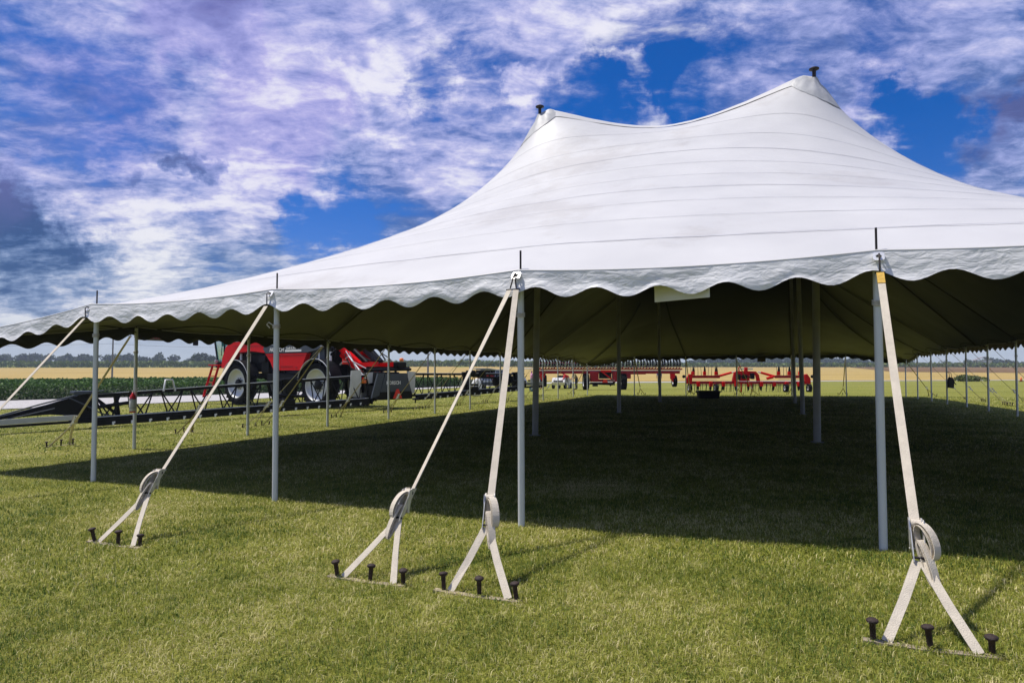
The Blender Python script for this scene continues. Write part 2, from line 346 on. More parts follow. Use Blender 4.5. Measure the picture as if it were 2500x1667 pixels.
# ------------------------------------------------------------------ ground
def lawn_mat():
    m = bpy.data.materials.new('mown_lawn'); m.use_nodes = True; nt = m.node_tree; N = nt.nodes; L = nt.links; b = N['Principled BSDF']; b.inputs['Roughness'].default_value = .9; b.inputs['Specular IOR Level'].default_value = .15
    tc = N.new('ShaderNodeTexCoord')
    def nz(sc, det=5, stretch=None, rough=.6):
        s = tc.outputs['Object']
        if stretch: mp = N.new('ShaderNodeMapping'); L.new(s, mp.inputs[0]); mp.inputs['Scale'].default_value = stretch; mp.inputs['Rotation'].default_value = (0, 0, R(8)); s = mp.outputs[0]
        n = N.new('ShaderNodeTexNoise'); L.new(s, n.inputs['Vector']); n.inputs['Scale'].default_value = sc; n.inputs['Detail'].default_value = det; n.inputs['Roughness'].default_value = rough; return n.outputs[0]
    def mr(x, a, b_, c=0, d=1): n = N.new('ShaderNodeMapRange'); L.new(x, n.inputs[0]); n.inputs[1].default_value = a; n.inputs[2].default_value = b_; n.inputs[3].default_value = c; n.inputs[4].default_value = d; return n.outputs[0]
    def mix(f, a, b_):
        n = N.new('ShaderNodeMix'); n.data_type = 'RGBA'
        for s, x in ((0, f), (6, a), (7, b_)):
            if isinstance(x, tuple): n.inputs[s].default_value = (*x, 1)
            else: L.new(x, n.inputs[s])
        return n.outputs[2]
    c = mix(mr(nz(34, 6), .38, .64), (.110, .125, .018), (.335, .335, .055))
    c = mix(mr(nz(1.1, 6, (.35, 1, 1)), .42, .68, 0, .6), c, (.32, .28, .075))
    c = mix(mr(nz(.5, 5, (.06, 1.1, 1)), .46, .62, 0, .5), c, (.13, .145, .02))
    c = mix(mr(nz(.14, 3), .45, .7, 0, .35), c, (.22, .225, .04))
    L.new(c, b.inputs['Base Color'])
    bp = N.new('ShaderNodeBump'); bp.inputs['Strength'].default_value = .9; bp.inputs['Distance'].default_value = .05; L.new(nz(45, 6), bp.inputs['Height']); L.new(bp.outputs[0], b.inputs['Normal'])
    return m
def sheet(name, xs, ys, off, m, kind='structure'):
    b = MB(); b.grid([(x, y, ter(x, y)+off) for y in ys for x in xs], len(xs), len(ys))
    return b.build(name, m, recalc=False, kind=kind)
def strip(name, near, far, n, m_, off, mt, kind='structure'):           # a draped sheet between two polylines
    def samp(pl, k):
        pl = [Vector((p[0], p[1], 0)) for p in pl]; Ls = [0]
        for a, b in zip(pl, pl[1:]): Ls.append(Ls[-1]+(b-a).length)
        o = []
        for i in range(k+1):
            t = Ls[-1]*i/k; j = max(0, min(len(pl)-2, sum(1 for x in Ls[1:-1] if x <= t)))
            o.append(pl[j].lerp(pl[j+1], (t-Ls[j])/(Ls[j+1]-Ls[j])))
        return o
    A, B = samp(near, n), samp(far, n); b = MB(); pts = []
    for j in range(m_+1):
        for i in range(n+1):
            p = A[i].lerp(B[i], j/m_); pts.append((p.x, p.y, ter(p.x, p.y)+off))
    b.grid(pts, n+1, m_+1)
    o = b.build(name, mt, recalc=False, kind=kind)
    if o.data.polygons[0].normal.z < 0: o.data.flip_normals()
    return o
M_LAWN = lawn_mat()
xs = sorted(set([-2600, -1500, -900, -600, -400, -260, 260, 400, 600, 900, 1500, 2600]+list(range(-200, 201, 10))+[-60, 80, -20, 40]))
ys = sorted(set([-40, -20]+list(range(-10, 100, 10))+list(range(100, 421, 10))+[500, 700, 1000, 1500, 2600]))
sheet('ground', xs, ys, 0, M_LAWN)

def field_mat(name, c1, c2, c3, rot, rows, s=.5):
    m = bpy.data.materials.new(name); m.use_nodes = True; nt = m.node_tree; N = nt.nodes; L = nt.links; b = N['Principled BSDF']; b.inputs['Roughness'].default_value = .95; b.inputs['Specular IOR Level'].default_value = .1
    tc = N.new('ShaderNodeTexCoord'); mp = N.new('ShaderNodeMapping'); L.new(tc.outputs['Object'], mp.inputs[0]); mp.inputs['Rotation'].default_value = (0, 0, rot); mp.inputs['Scale'].default_value = (.03, rows, 1)
    n = N.new('ShaderNodeTexNoise'); L.new(mp.outputs[0], n.inputs['Vector']); n.inputs['Scale'].default_value = 1; n.inputs['Detail'].default_value = 6; n.inputs['Roughness'].default_value = .65
    n2 = N.new('ShaderNodeTexNoise'); L.new(tc.outputs['Object'], n2.inputs['Vector']); n2.inputs['Scale'].default_value = 2.5; n2.inputs['Detail'].default_value = 6
    r = N.new('ShaderNodeValToRGB'); L.new(n.outputs[0], r.inputs[0]); e = r.color_ramp.elements; e[0].position = .33; e[0].color = (*c1, 1); e[1].position = .68; e[1].color = (*c3, 1); q = e.new(.5); q.color = (*c2, 1)
    mx = N.new('ShaderNodeMix'); mx.data_type = 'RGBA'; mx.blend_type = 'MULTIPLY'; mx.inputs[0].default_value = s; L.new(r.outputs[0], mx.inputs[6]); L.new(n2.outputs['Fac'], mx.inputs[7]); L.new(mx.outputs[2], b.inputs['Base Color'])
    bp = N.new('ShaderNodeBump'); bp.inputs['Strength'].default_value = .6; bp.inputs['Distance'].default_value = .1; L.new(n2.outputs[0], bp.inputs['Height']); L.new(bp.outputs[0], b.inputs['Normal']); return m
M_STUB = field_mat('wheat_stubble', (.38, .265, .075), (.53, .375, .115), (.58, .44, .16), R(6), .45)
M_TILL = field_mat('tilled_stubble', (.13, .075, .032), (.22, .13, .055), (.32, .21, .09), R(-4), .3)
M_GRAV = mat('white_gravel', (.42, .40, .385), .95, var=.22, vscale=5, bump=.5, bscale=30)
strip('stubble_field', [(-330, 112), (-95, 118), (-4, 122), (10, 104), (60, 100), (180, 90)], [(-420, 255), (-120, 262), (0, 285), (60, 300), (140, 300), (330, 290)], 44, 16, .05, M_STUB)
strip('tilled_field', [(105, 180), (150, 150), (230, 140), (330, 150)], [(150, 290), (215, 288), (270, 285), (330, 280)], 16, 10, .12, M_TILL)
drive_n = [(-52, -12), gp(0, 1000).to_2d(), gp(560, 978).to_2d(), gp(1015, 951).to_2d(), (-.5, 78), (6, 92), (60, 96), (185, 82)]
drive_f = [(-64, -6), gp(0, 979).to_2d(), gp(560, 963).to_2d(), gp(1130, 943.5).to_2d(), (-3.0, 86), (3, 101), (60, 101.5), (190, 87)]
strip('gravel_drive', drive_n, drive_f, 60, 2, .03, M_GRAV)

# ------------------------------------------------------------------ quick leaf clouds (numpy)
def quads_mesh(name, P, A, B, tint, mt, **tags):                          # one mesh of little quads: centres P, half-axes A, B
    n = len(P); v = np.empty((n, 4, 3), np.float32); v[:, 0] = P-A-B; v[:, 1] = P+A-B*.6; v[:, 2] = P+A*.8+B; v[:, 3] = P-A*.9+B*.7
    me = bpy.data.meshes.new(name); me.vertices.add(n*4); me.vertices.foreach_set('co', v.ravel()); me.loops.add(n*4); me.loops.foreach_set('vertex_index', np.arange(n*4, dtype=np.int32))
    me.polygons.add(n); me.polygons.foreach_set('loop_start', np.arange(0, n*4, 4, dtype=np.int32)); me.polygons.foreach_set('loop_total', np.full(n, 4, np.int32))
    at_ = me.attributes.new('tint', 'FLOAT', 'POINT'); at_.data.foreach_set('value', np.repeat(tint, 4).astype(np.float32)); me.materials.append(mt); me.update(); me.validate()
    return me
def rand_axes(n, size, flat=0.):
    a = rng.normal(size=(n, 3)); a[:, 2] *= (1-flat); a /= np.linalg.norm(a, axis=1)[:, None]
    b = rng.normal(size=(n, 3)); b[:, 2] *= (1-flat); b -= a*(a*b).sum(1)[:, None]; b /= np.linalg.norm(b, axis=1)[:, None]
    s = (size*(.6+.8*rng.random(n)))[:, None]; return a*s, b*s*.75
M_TREE = foliage_mat('tree_leaves', (.018, .034, .012), (.035, .062, .018), (.062, .092, .025), .2)
M_SOY = foliage_mat('soybean_leaves', (.020, .055, .008), (.050, .115, .014), (.095, .19, .024), .25)
M_CORN = foliage_mat('corn_leaves', (.060, .105, .012), (.115, .170, .022), (.190, .230, .040), .2)
M_BUSH = foliage_mat('bush_leaves', (.06, .09, .015), (.13, .17, .03), (.22, .24, .06), .2)
def crown_pts(c, rx, rz, n, lobes=7, seed=0):
    r_ = np.random.default_rng(seed); L = r_.normal(size=(lobes, 3)); L /= np.linalg.norm(L, axis=1)[:, None]; L *= (.35+.4*r_.random(lobes))[:, None]; L[:, 2] *= .8
    rad = .34+.26*r_.random(lobes); k = r_.integers(0, lobes, n); d = r_.normal(size=(n, 3)); d /= np.linalg.norm(d, axis=1)[:, None]
    q = L[k]+d*(rad[k]*(.62+.42*r_.random(n)))[:, None]
    tint = np.clip(.45+.3*d[:, 2]*0+.25*r_.normal(size=n)+.18*(r_.random(lobes)[k]-.5)*2, 0, 1)
    return np.array(c)+q*np.array([rx, rx, rz]), tint
# soybeans: a leafy block along the drive
near = [Vector((-62, -4)), gp(0, 979).to_2d(), gp(560, 963).to_2d(), gp(1130, 943.5).to_2d()]
M_SOIL = mat('field_soil', (.05, .06, .02), .95, var=.3, vscale=1)
strip('soybean_ground', near, [(-190, 100), (-110, 108), (-40, 116), (-4.5, 121)], 30, 10, .06, M_SOIL)
P = []; T = []
def along(t):
    Ls = [0]
    for a, b in zip(near, near[1:]): Ls.append(Ls[-1]+(b-a).length)
    x = t*Ls[-1]
    for i in range(len(near)-1):
        if x <= Ls[i+1] or i == len(near)-2: return near[i].lerp(near[i+1], (x-Ls[i])/(Ls[i+1]-Ls[i]))
nd = Vector((-.83, .56))
for cnt, d0, d1, h0, h1, sz in ((52000, .0, 1.2, .05, 1.0, .055), (34000, .6, 10, .72, 1.02, .075), (22000, 10, 46, .85, 1.05, .16)):
    t = .12+.88*rng.random(cnt); dd = d0+(d1-d0)*rng.random(cnt)**1.3
    for i in range(cnt):
        p = along(t[i]); k = dd[i]
        q = p+nd*k
        if q.y > 121 or q.x > -3.5+(q.y-74)*.0: continue
        z = ter(q.x, q.y)+h0+(h1-h0)*random.random()+(.07*math.sin(q.x*2.1+q.y*1.3)+.05*math.sin(q.x*5.3-q.y*3.7))
        P.append((q.x, q.y, z, sz))
P = np.array(P); A, B = rand_axes(len(P), P[:, 3], .35)
tn = np.clip(.45+.28*rng.normal(size=len(P)), 0, 1)
link('soybean_field', quads_mesh('soybean_field', P[:, :3], A, B, tn, M_SOY), kind='stuff')
# corn beyond the stubble
P = []; 
for i in range(26000):
    x = -420+760*rng.random(); f = (x+420)/760; yb = 256+44*f if x < 60 else 300-12*(x-60)/280
    d = 10*rng.random()**1.5; y = yb+d; hh = 2.3 if x < 60 else 1.7
    P.append((x, y, ter(x, y)+hh*(rng.random()**.7)+.15*math.sin(x*1.7), .45))
P = np.array(P); A, B = rand_axes(len(P), P[:, 3], 0.); A[:, 2] *= 1.5
link('corn_field', quads_mesh('corn_field', P[:, :3], A, B, np.clip(.5+.25*rng.normal(size=len(P)), 0, 1), M_CORN), kind='stuff')
# far woods: one mass each
def wood(name, x0, x1, y, hfun, n, depth=25, seed=1):
    Ps, Ts = [], []; r_ = np.random.default_rng(seed)
    for i in range(n):
        x = x0+(x1-x0)*(i+r_.random())/n; yy = y+depth*r_.random(); h = hfun(x)*(.72+.5*r_.random()); g = ter(x, yy)
        p, t = crown_pts((x, yy, g+h*.52), h*.72, h*.56, 170, 8, int(r_.integers(1e6))); Ps.append(p); Ts.append(np.clip(t+.22*(r_.random()-.5), 0, 1))
    P = np.concatenate(Ps); T = np.concatenate(Ts); A, B = rand_axes(len(P), np.full(len(P), .62)); link(name, quads_mesh(name, P, A, B, T, M_TREE), kind='stuff')
wood('left_far_wood', -420, -215, 400, lambda x: 5.6 if x < -300 else 5.0, 80, 30, 3)
wood('left_far_wood', -215, -140, 420, lambda x: 3.7, 40, 30, 4)
wood('middle_far_wood', -170, 190, 640, lambda x: 4.4+.8*math.sin(x*.05), 130, 30, 5)
wood('right_far_wood', 132, 262, 470, lambda x: 7.0+1.0*math.sin(x*.07) if x > 150 else 4.8, 70, 40, 6)
wood('right_far_wood', 258, 315, 520, lambda x: 5.6, 34, 30, 7)
wood('right_far_wood', 300, 420, 410, lambda x: 3.6+.9*math.sin(x*.11), 46, 20, 8)
def tree(name, label, px, Y, top, wpx, seed, cat='tree', group='trees standing apart beyond the fields', leaves=700, m_=M_TREE):
    x = (px-1250)/F*Y; g = ter(x, Y); h = (H+(903.7-top)/F*Y-g)/1.06; w = wpx/F*Y; r_ = random.Random(seed); t = thing(name, label, cat, (x, Y, g), 0, group)
    tb = MB(); tb.tube([(0, 0, -.2), (0.1, 0, h*.25), (.05, .1, h*.6)], [h*.035, h*.028, h*.012], 7)
    for k in range(6):
        a = r_.random()*6.28; z0 = h*(.25+.3*r_.random()); tb.tube([(0, 0, z0), (math.cos(a)*w*.3, math.sin(a)*w*.3, z0+h*.22)], [h*.014, h*.005], 5)
    tb.build('trunk', M_BARK, t)
    p, ti = crown_pts((0, 0, h*.56), w*.72, h*.58, leaves, 9, seed); A, B = rand_axes(len(p), np.full(len(p), h*.06))
    link('crown', quads_mesh('crown', p, A, B, ti, m_), t); return t
tree('lone_tree', 'large round dark tree left of the red sprayer cab', 486, 300, 858, 30, 21)
tree('lone_tree', 'smaller rounded tree half hidden behind the sprayer cab glass', 520, 300, 868, 22, 22)
tree('lone_tree', 'low bushy tree just left of the large round field tree', 458, 310, 876, 16, 23)
tree('lone_tree', 'tallest domed tree in the clump beyond the open silver car', 1140, 420, 875, 27, 24)
tree('lone_tree', 'slender leaning tree at the left end of the clump beyond the car', 1104, 430, 885, 10, 25)
tree('lone_tree', 'broad tree right of the tallest domed clump tree', 1172, 425, 878, 30, 26)
tree('lone_tree', 'wide low tree filling the left half of the middle clump', 1122, 425, 881, 28, 27)
tree('lone_tree', 'tall rough topped tree left of the pale farm shed', 2378, 340, 879.5, 26, 31)
tree('lone_tree', 'small round bush tree at the foot of the shed side tree', 2363, 336, 888, 14, 32)
tree('lone_tree', 'domed tree left of the gap in the right tree line', 2305, 370, 880.5, 26, 33)
tree('lone_tree', 'low wide tree joined to the domed tree by the gap', 2285, 372, 886, 22, 34)
tree('lone_tree', 'round tree at the end of the long right hand wood', 2250, 410, 884, 14, 35)
tree('lone_tree', 'second round tree in from the end of the right wood', 2228, 412, 881, 20, 36)
tree('lone_tree', 'high crowned tree right of the pale farm shed', 2470, 350, 880, 26, 37)
tree('lone_tree', 'flat topped tree between the farm shed and the frame edge', 2430, 352, 884, 26, 38)
# farm shed far right
x = (2398-1250)/F*345; sh = thing('farm_shed', 'pale farm shed with a low grey roof between far right trees', 'shed', (x, 345, ter(x, 345)), R(-20))
MB().box((0, 0, 1.6), (7, 5, 3.2)).build('wall', M_CREAM, sh); MB().prism([(-4, 3.2), (0, 5), (4, 3.2), (4, 3.0), (0, 4.8), (-4, 3.0)], -2.9, 2.9, 'y').build('roof', M_ROOF, sh); MB().box((0, -2.55, 1.3), (2.4, .1, 2.4)).build('door', M_SILV, sh)
# utility poles and wire
def upole(px, Y, h, label):
    x = (px-1250)/F*Y; t = thing('utility_pole', label, 'pole', (x, Y, ter(x, Y)), 0, 'utility poles by the field')
    MB().tube([(0, 0, -.5), (0, 0, h)], [.17, .11], 10).build('shaft', M_WOODP, t)
    MB().beam((-.9, 0, h-.5), (.9, 0, h-.5), .1, .12).build('crossarm', M_WOODP, t)
    for k in (-.8, .8): MB().lathe([(.0, 0), (.05, 0), (.06, .08), (.03, .16), (0, .16)], 8, X=Matrix.Translation((k, 0, h-.44))).build('insulator', M_SILV, t)
    return Vector((x, Y, ter(x, Y)))
a1 = upole(275, 118, 8.6, 'weathered utility pole in the field left of the sprayer')
a2 = upole(1045, 112, 8.6, 'weathered utility pole beyond the right boom of the sprayer')
def wire(p, q, sag): return MB().tube([p.lerp(q, k/16)-Vector((0, 0, sag*4*(k/16)*(1-k/16))) for k in range(17)], .02, 4)
w_ = wire(Vector((-190, 120, 5.4)), a1+Vector((-.8, 0, 6.9)), .5); w_.tube([(a1+Vector((-.8, 0, 6.9))).lerp(a2+Vector((-.8, 0, 6.9)), k/16)-Vector((0, 0, .9*4*(k/16)*(1-k/16))) for k in range(17)], .02, 4)
tag(w_.build('overhead_wire', M_BLK), 'thin overhead wire sagging between the utility poles', 'wire')
# roadside planting, far right
x = (2375-1250)/F*88; bt = thing('roadside_bush', 'low leafy bush by the lane beyond the right tent poles', 'bush', (x, 88, ter(x, 88)), 0)
p, ti = crown_pts((0, 0, .35), 2.1, .42, 700, 14, 77); p2, t2 = crown_pts((-1.2, 0, .4), 1.2, .5, 300, 8, 78)
p = np.concatenate([p, p2]); ti = np.concatenate([ti, t2]); A, B = rand_axes(len(p), np.full(len(p), .13)); link('foliage', quads_mesh('foliage', p, A, B, ti, M_BUSH), bt)
MB().tube([(0, 0, -.1), (.05, 0, .4)], .03, 5).build('stem', M_BARK, bt)
x = (2491-1250)/F*84; co = thing('traffic_cone', 'bright orange cone by the lane at the far right edge', 'cone', (x, 84, ter(x, 84)))
MB().lathe([(.0, .62), (.04, .62), (.17, .04), (0, .04)], 12).build('body', M_ORANGE, co); MB().box((0, 0, .02), (.42, .42, .04)).build('base', M_BLKP, co)

exec_later = []
# ------------------------------------------------------------------ the tent
S, SV = 3.048, 3.048*.9818
O2 = Vector((.1075, 6.38, 0))
def G(i, j):
    p = O2+U*((i-3)*S)+V*(j*SV); p.z = GA*p.x+GB*p.y; return p
MEAS = {(1, 0): (211*K, 1106*K), (2, 0): (628.5*K, 1151*K), (3, 0): (1196*K, 1209*K), (4, 0): (2030*K, 1265*K), (0, 1): (306.5*K, 1031*K), (0, 2): (567.5*K, 1000*K), (0, 3): (751*K, 980*K), (0, 4): (891.5*K, 962*K), (0, 5): (998*K, 950*K), (0, 6): (1079*K, 940*K),
        (0, 7): (1221, 992), (0, 9): (1325.5, 978), (0, 10): (1362, 973), (0, 11): (1399, 968.4), (0, 12): (1434, 964.3), (1, 12): (1549, 966.4), (2, 12): (1675, 966), (3, 12): (1799, 967), (4, 12): (1934, 967), (5, 12): (2066.7, 967), (6, 12): (2212.6, 969),
        (6, 11): (2242, 974), (6, 10): (2275.6, 979.6), (6, 9): (2314, 986.8), (6, 8): (2362, 994), (6, 7): (2415.6, 1003.7), (6, 6): (2485.8, 1016),
        (2, 3): (1229*K, 1000*K), (2, 6): (1422*K, 948*K), (2, 9): (1516*K, 923*K), (4, 3): (1877*K, 1016*K), (4, 6): (1844*K, 951*K), (4, 9): (1826*K, 926*K)}
EXTRA = {(0, 0): Vector((-.1, .15, 0)), (5, 0): Vector((0, 0, 0))}
def base(i, j):
    if (i, j) in MEAS: return gp(*MEAS[(i, j)])
    return G(i, j)+EXTRA.get((i, j), Vector((0, 0, 0)))
EDGE = [(i, 0) for i in range(7)]+[(6, j) for j in range(1, 13)]+[(i, 12) for i in range(5, -1, -1)]+[(0, j) for j in range(11, 0, -1)]
def outw(i, j):
    o = Vector((0, 0, 0))
    if j == 0: o -= V
    if j == 12: o += V
    if i == 0: o -= U
    if i == 6: o += U
    return o.normalized()
def eave_h(i, j):
    if i in (0, 6) and j in (0, 12): return 2.06
    return 2.40 if j < 12 else 2.46
NU, NV = 97, 241
du, dv = 6*S/96, 12*SV/240
ridge_mid_front = 6.92
def solve():
    def bound(nu, nv):
        Z = np.full((nv, nu), 4.2); F_ = np.zeros((nv, nu), bool); su, sv = (nu-1)//6, (nv-1)//12
        for i in range(6):
            for j, row in ((0, 0), (12, nv-1)):
                for k in range(su+1):
                    t = k/su; Z[row, i*su+k] = eave_h(i, j)*(1-t)+eave_h(i+1, j)*t-.05*4*t*(1-t); F_[row, i*su+k] = True
        for j in range(12):
            for i, col in ((0, 0), (6, nu-1)):
                for k in range(sv+1):
                    t = k/sv; Z[j*sv+k, col] = eave_h(i, j)*(1-t)+eave_h(i, j+1)*t-.05*4*t*(1-t); F_[j*sv+k, col] = True
        top = 7.77
        for j in (3, 6, 9):
            for k in range(2*su+1):
                t = abs(k/su-1); Z[j*sv, 2*su+k] = 6.92+(top-6.92)*t**1.7; F_[j*sv, 2*su+k] = True
        for i in (2, 4):
            for j in (3, 6):
                for k in range(3*sv+1):
                    t = abs(k/(1.5*sv)-1); Z[j*sv+k, i*su] = 6.85+(top-6.85)*t**1.7; F_[j*sv+k, i*su] = True
        # hips carried by webbing from the four corner peaks down to the eaves
        for (i, j, a, b) in ((2, 3, -2, 0), (4, 3, 2, 0), (2, 9, -2, 0), (4, 9, 2, 0)):
            pass
        return Z, F_
    prev = None
    for lv, it in ((1, 700), (2, 500), (4, 420)):
        su, sv = 4*lv, 5*lv; nu, nv = 6*su+1, 12*sv+1; Z, F_ = bound(nu, nv)
        if prev is not None:
            y = np.linspace(0, prev.shape[0]-1, nv); x = np.linspace(0, prev.shape[1]-1, nu); y0 = np.minimum(y.astype(int), prev.shape[0]-2); x0 = np.minimum(x.astype(int), prev.shape[1]-2); fy = (y-y0)[:, None]; fx = (x-x0)[None]
            I = prev[y0][:, x0]*(1-fy)*(1-fx)+prev[y0+1][:, x0]*fy*(1-fx)+prev[y0][:, x0+1]*(1-fy)*fx+prev[y0+1][:, x0+1]*fy*fx; Z = np.where(F_, Z, I)
        hu, hv = (6*S/(nu-1))**2, (12*SV/(nv-1))**2; cc = -.03
        for _ in range(it):
            N_ = ((Z[1:-1, :-2]+Z[1:-1, 2:])/hu+(Z[:-2, 1:-1]+Z[2:, 1:-1])/hv-cc)/(2/hu+2/hv)
            Z[1:-1, 1:-1] = np.where(F_[1:-1, 1:-1], Z[1:-1, 1:-1], N_)
        prev = Z
    Z, F_ = bound(NU, NV); Z = prev
    for _ in range(3):                                                    # round the ridge lines a little
        Z[1:-1, 1:-1] = .5*Z[1:-1, 1:-1]+.125*(Z[:-2, 1:-1]+Z[2:, 1:-1]+Z[1:-1, :-2]+Z[1:-1, 2:])
    return Z
ZC = solve()
def interp_edge(i0, j0, i1, j1, t, fn): return fn(i0, j0)*(1-t)+fn(i1, j1)*t
RES = {e: (base(*e)+outw(*e)*.07-G(*e)) for e in EDGE}
for e in RES: RES[e].z = 0
PRES = {}
for (i, j), (px, py) in {(2, 3): (1318, 274), (4, 3): (1987, 181)}.items():
    q = at(px, py, base(i, j).y); q = q-G(i, j); q.z = 0; PRES[(i, j)] = q
CAN = np.zeros((NV, NU, 3))
for jv in range(NV):
    for iu in range(NU):
        u = iu/16; v = jv/20; i = min(5, int(u)); j = min(11, int(v)); fu = u-i; fv = v-j
        g = O2+U*((u-3)*S)+V*(v*SV); d = Vector((0, 0, 0))
        wf = max(0, 1-v/1.6); wb = max(0, 1-(12-v)/1.6); wl = max(0, 1-u/1.3); wr = max(0, 1-(6-u)/1.3)
        ff, fb = (RES[(i, 0)].lerp(RES[(i+1, 0)], fu)), (RES[(i, 12)].lerp(RES[(i+1, 12)], fu)); fl, fr = (RES[(0, j)].lerp(RES[(0, j+1)], fv)), (RES[(6, j)].lerp(RES[(6, j+1)], fv))
        tot = wf+wb+wl+wr
        if tot > 0: d = (ff*wf*wf+fb*wb*wb+fl*wl*wl+fr*wr*wr)/tot
        for (pi, pj), pr in PRES.items():
            q = math.exp(-((u-pi)**2+((v-pj)*1.0)**2)/.9); d = d+pr*q
        p = g+d; CAN[jv, iu] = (p.x, p.y, GA*p.x+GB*p.y+ZC[jv, iu])
tent = thing('pole_tent', 'big white pole tent with two peaks and scalloped valance on the lawn', 'tent', tuple(G(3, 0)))
from mathutils import noise as mnoise
def canpt(jv, iu): return Vector(CAN[jv, iu])
for k in range(40):                                                        # forty strips of vinyl, each a panel with a lapped seam
    b = MB(); pts = []
    rows = list(range(k*6, k*6+7))
    for r in rows:
        for iu in range(NU):
            p = canpt(r, iu)
            if 0 < iu < NU-1 and 0 < r < NV-1: p.z += .010*mnoise.noise((p.x*.9, p.y*.9, 3))+.006*mnoise.noise((p.x*2.3, p.y*2.3, 8))
            pts.append(p)
    b.grid(pts, NU, 7)
    if k < 39:
        s = []
        w = .007+.008*(k % 3 == 0)
        for iu in range(NU): a, c = canpt(rows[-1], iu), canpt(rows[-2], iu); s.append(a+(c-a).normalized()*w+Vector((0, 0, .008)))
        for iu in range(NU): s.append(canpt(rows[-1], iu)+Vector((0, 0, .012)))
        b.grid(s, NU, 2, 1)
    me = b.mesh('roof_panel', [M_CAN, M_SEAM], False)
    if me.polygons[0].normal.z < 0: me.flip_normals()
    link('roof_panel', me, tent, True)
# valance
def valance_mat():
    m = bpy.data.materials.new('creased_valance'); m.use_nodes = True; nt = m.node_tree; N = nt.nodes; L = nt.links; b = N['Principled BSDF']; b.inputs['Roughness'].default_value = .5
    tc = N.new('ShaderNodeTexCoord'); g = N.new('ShaderNodeNewGeometry')
    n = N.new('ShaderNodeTexNoise'); L.new(tc.outputs['Object'], n.inputs['Vector']); n.inputs['Scale'].default_value = 2.2; n.inputs['Detail'].default_value = 5
    r = N.new('ShaderNodeValToRGB'); L.new(n.outputs[0], r.inputs[0]); e = r.color_ramp.elements; e[0].position = .25; e[0].color = (.66, .65, .63, 1); e[1].position = .62; e[1].color = (.76, .755, .75, 1)
    st = N.new('ShaderNodeTexNoise'); L.new(tc.outputs['Object'], st.inputs['Vector']); st.inputs['Scale'].default_value = .9; st.inputs['Detail'].default_value = 3
    sr = N.new('ShaderNodeMapRange'); L.new(st.outputs[0], sr.inputs[0]); sr.inputs[1].default_value = .66; sr.inputs[2].default_value = .78; sr.inputs[4].default_value = .5
    ms = N.new('ShaderNodeMix'); ms.data_type = 'RGBA'; L.new(sr.outputs[0], ms.inputs[0]); L.new(r.outputs[0], ms.inputs[6]); ms.inputs[7].default_value = (.55, .42, .24, 1)
    mb = N.new('ShaderNodeMix'); mb.data_type = 'RGBA'; L.new(g.outputs['Backfacing'], mb.inputs[0]); L.new(ms.outputs[2], mb.inputs[6]); mb.inputs[7].default_value = (*UNDERSHADE, 1); L.new(mb.outputs[2], b.inputs['Base Color'])  # inner face takes the painted underside shade
    mp = N.new('ShaderNodeMapping'); L.new(tc.outputs['Object'], mp.inputs[0]); mp.inputs['Rotation'].default_value = (0, R(28), 0); mp.inputs['Scale'].default_value = (1, 1, 2.4)
    v1 = N.new('ShaderNodeTexVoronoi'); v1.feature = 'DISTANCE_TO_EDGE'; L.new(mp.outputs[0], v1.inputs['Vector']); v1.inputs['Scale'].default_value = 5.5
    wn = N.new('ShaderNodeTexNoise'); L.new(mp.outputs[0], wn.inputs['Vector']); wn.inputs['Scale'].default_value = 7; wn.inputs['Detail'].default_value = 4; wn.inputs['Distortion'].default_value = 1.5
    ad = N.new('ShaderNodeMath'); ad.operation = 'ADD'; L.new(v1.outputs['Distance'], ad.inputs[0]); L.new(wn.outputs[0], ad.inputs[1])
    bp = N.new('ShaderNodeBump'); bp.inputs['Strength'].default_value = .32; bp.inputs['Distance'].default_value = .03; L.new(ad.outputs[0], bp.inputs['Height']); L.new(bp.outputs[0], b.inputs['Normal']); return m
M_VAL = valance_mat()
SIDES = [([(0, i) for i in range(NU)], -V), ([(j, NU-1) for j in range(NV)], U), ([(NV-1, i) for i in range(NU-1, -1, -1)], V), ([(j, 0) for j in range(NV-1, -1, -1)], -U)]
def edge_path(cells, sub):
    pts = [canpt(*c) for c in cells]; out = []
    for a, b in zip(pts, pts[1:]):
        for k in range(sub): out.append(a.lerp(b, k/sub))
    return out+[pts[-1]]
for si, (cells, n_) in enumerate(SIDES):
    pl = edge_path(cells, 4); b = MB(); ROWS = 9 if si in (0, 3) else 6; s = 0; pts = []; cols = []
    for q, p in enumerate(pl):
        if q: s += (p-pl[q-1]).length
        sc = .205+.045*math.cos(2*PI*s/.556+1.2)+.016*mnoise.noise((s*.6, si*9, 0))
        cols.append((p, s, sc))
    for r in range(ROWS):
        t = r/(ROWS-1)
        for (p, s, sc) in cols:
            wob = t*(.040*mnoise.noise((s*1.1, t*1.2, si*7+1))+.014*mnoise.noise((s*3.1+t*1.4, t*2, si*5))+.006*mnoise.noise((s*8+t*4, t*4.5, 2)))
            pts.append(p+n_*(.012+.035*t+wob)+Vector((0, 0, .006-sc*t)))
    b.grid(pts, len(cols), ROWS)
    o = MB(); me = b.mesh('valance', M_VAL, False)
    me.update(); mid = me.polygons[len(me.polygons)//2]
    if mid.normal.dot(n_) < 0: me.flip_normals()
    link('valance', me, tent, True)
    h_ = MB(); h_.tube([p+n_*.004+Vector((0, 0, .004)) for (p, s, sc) in cols[::2]], .011, 5); h_.build('edge_hem', M_CAN, tent, True)
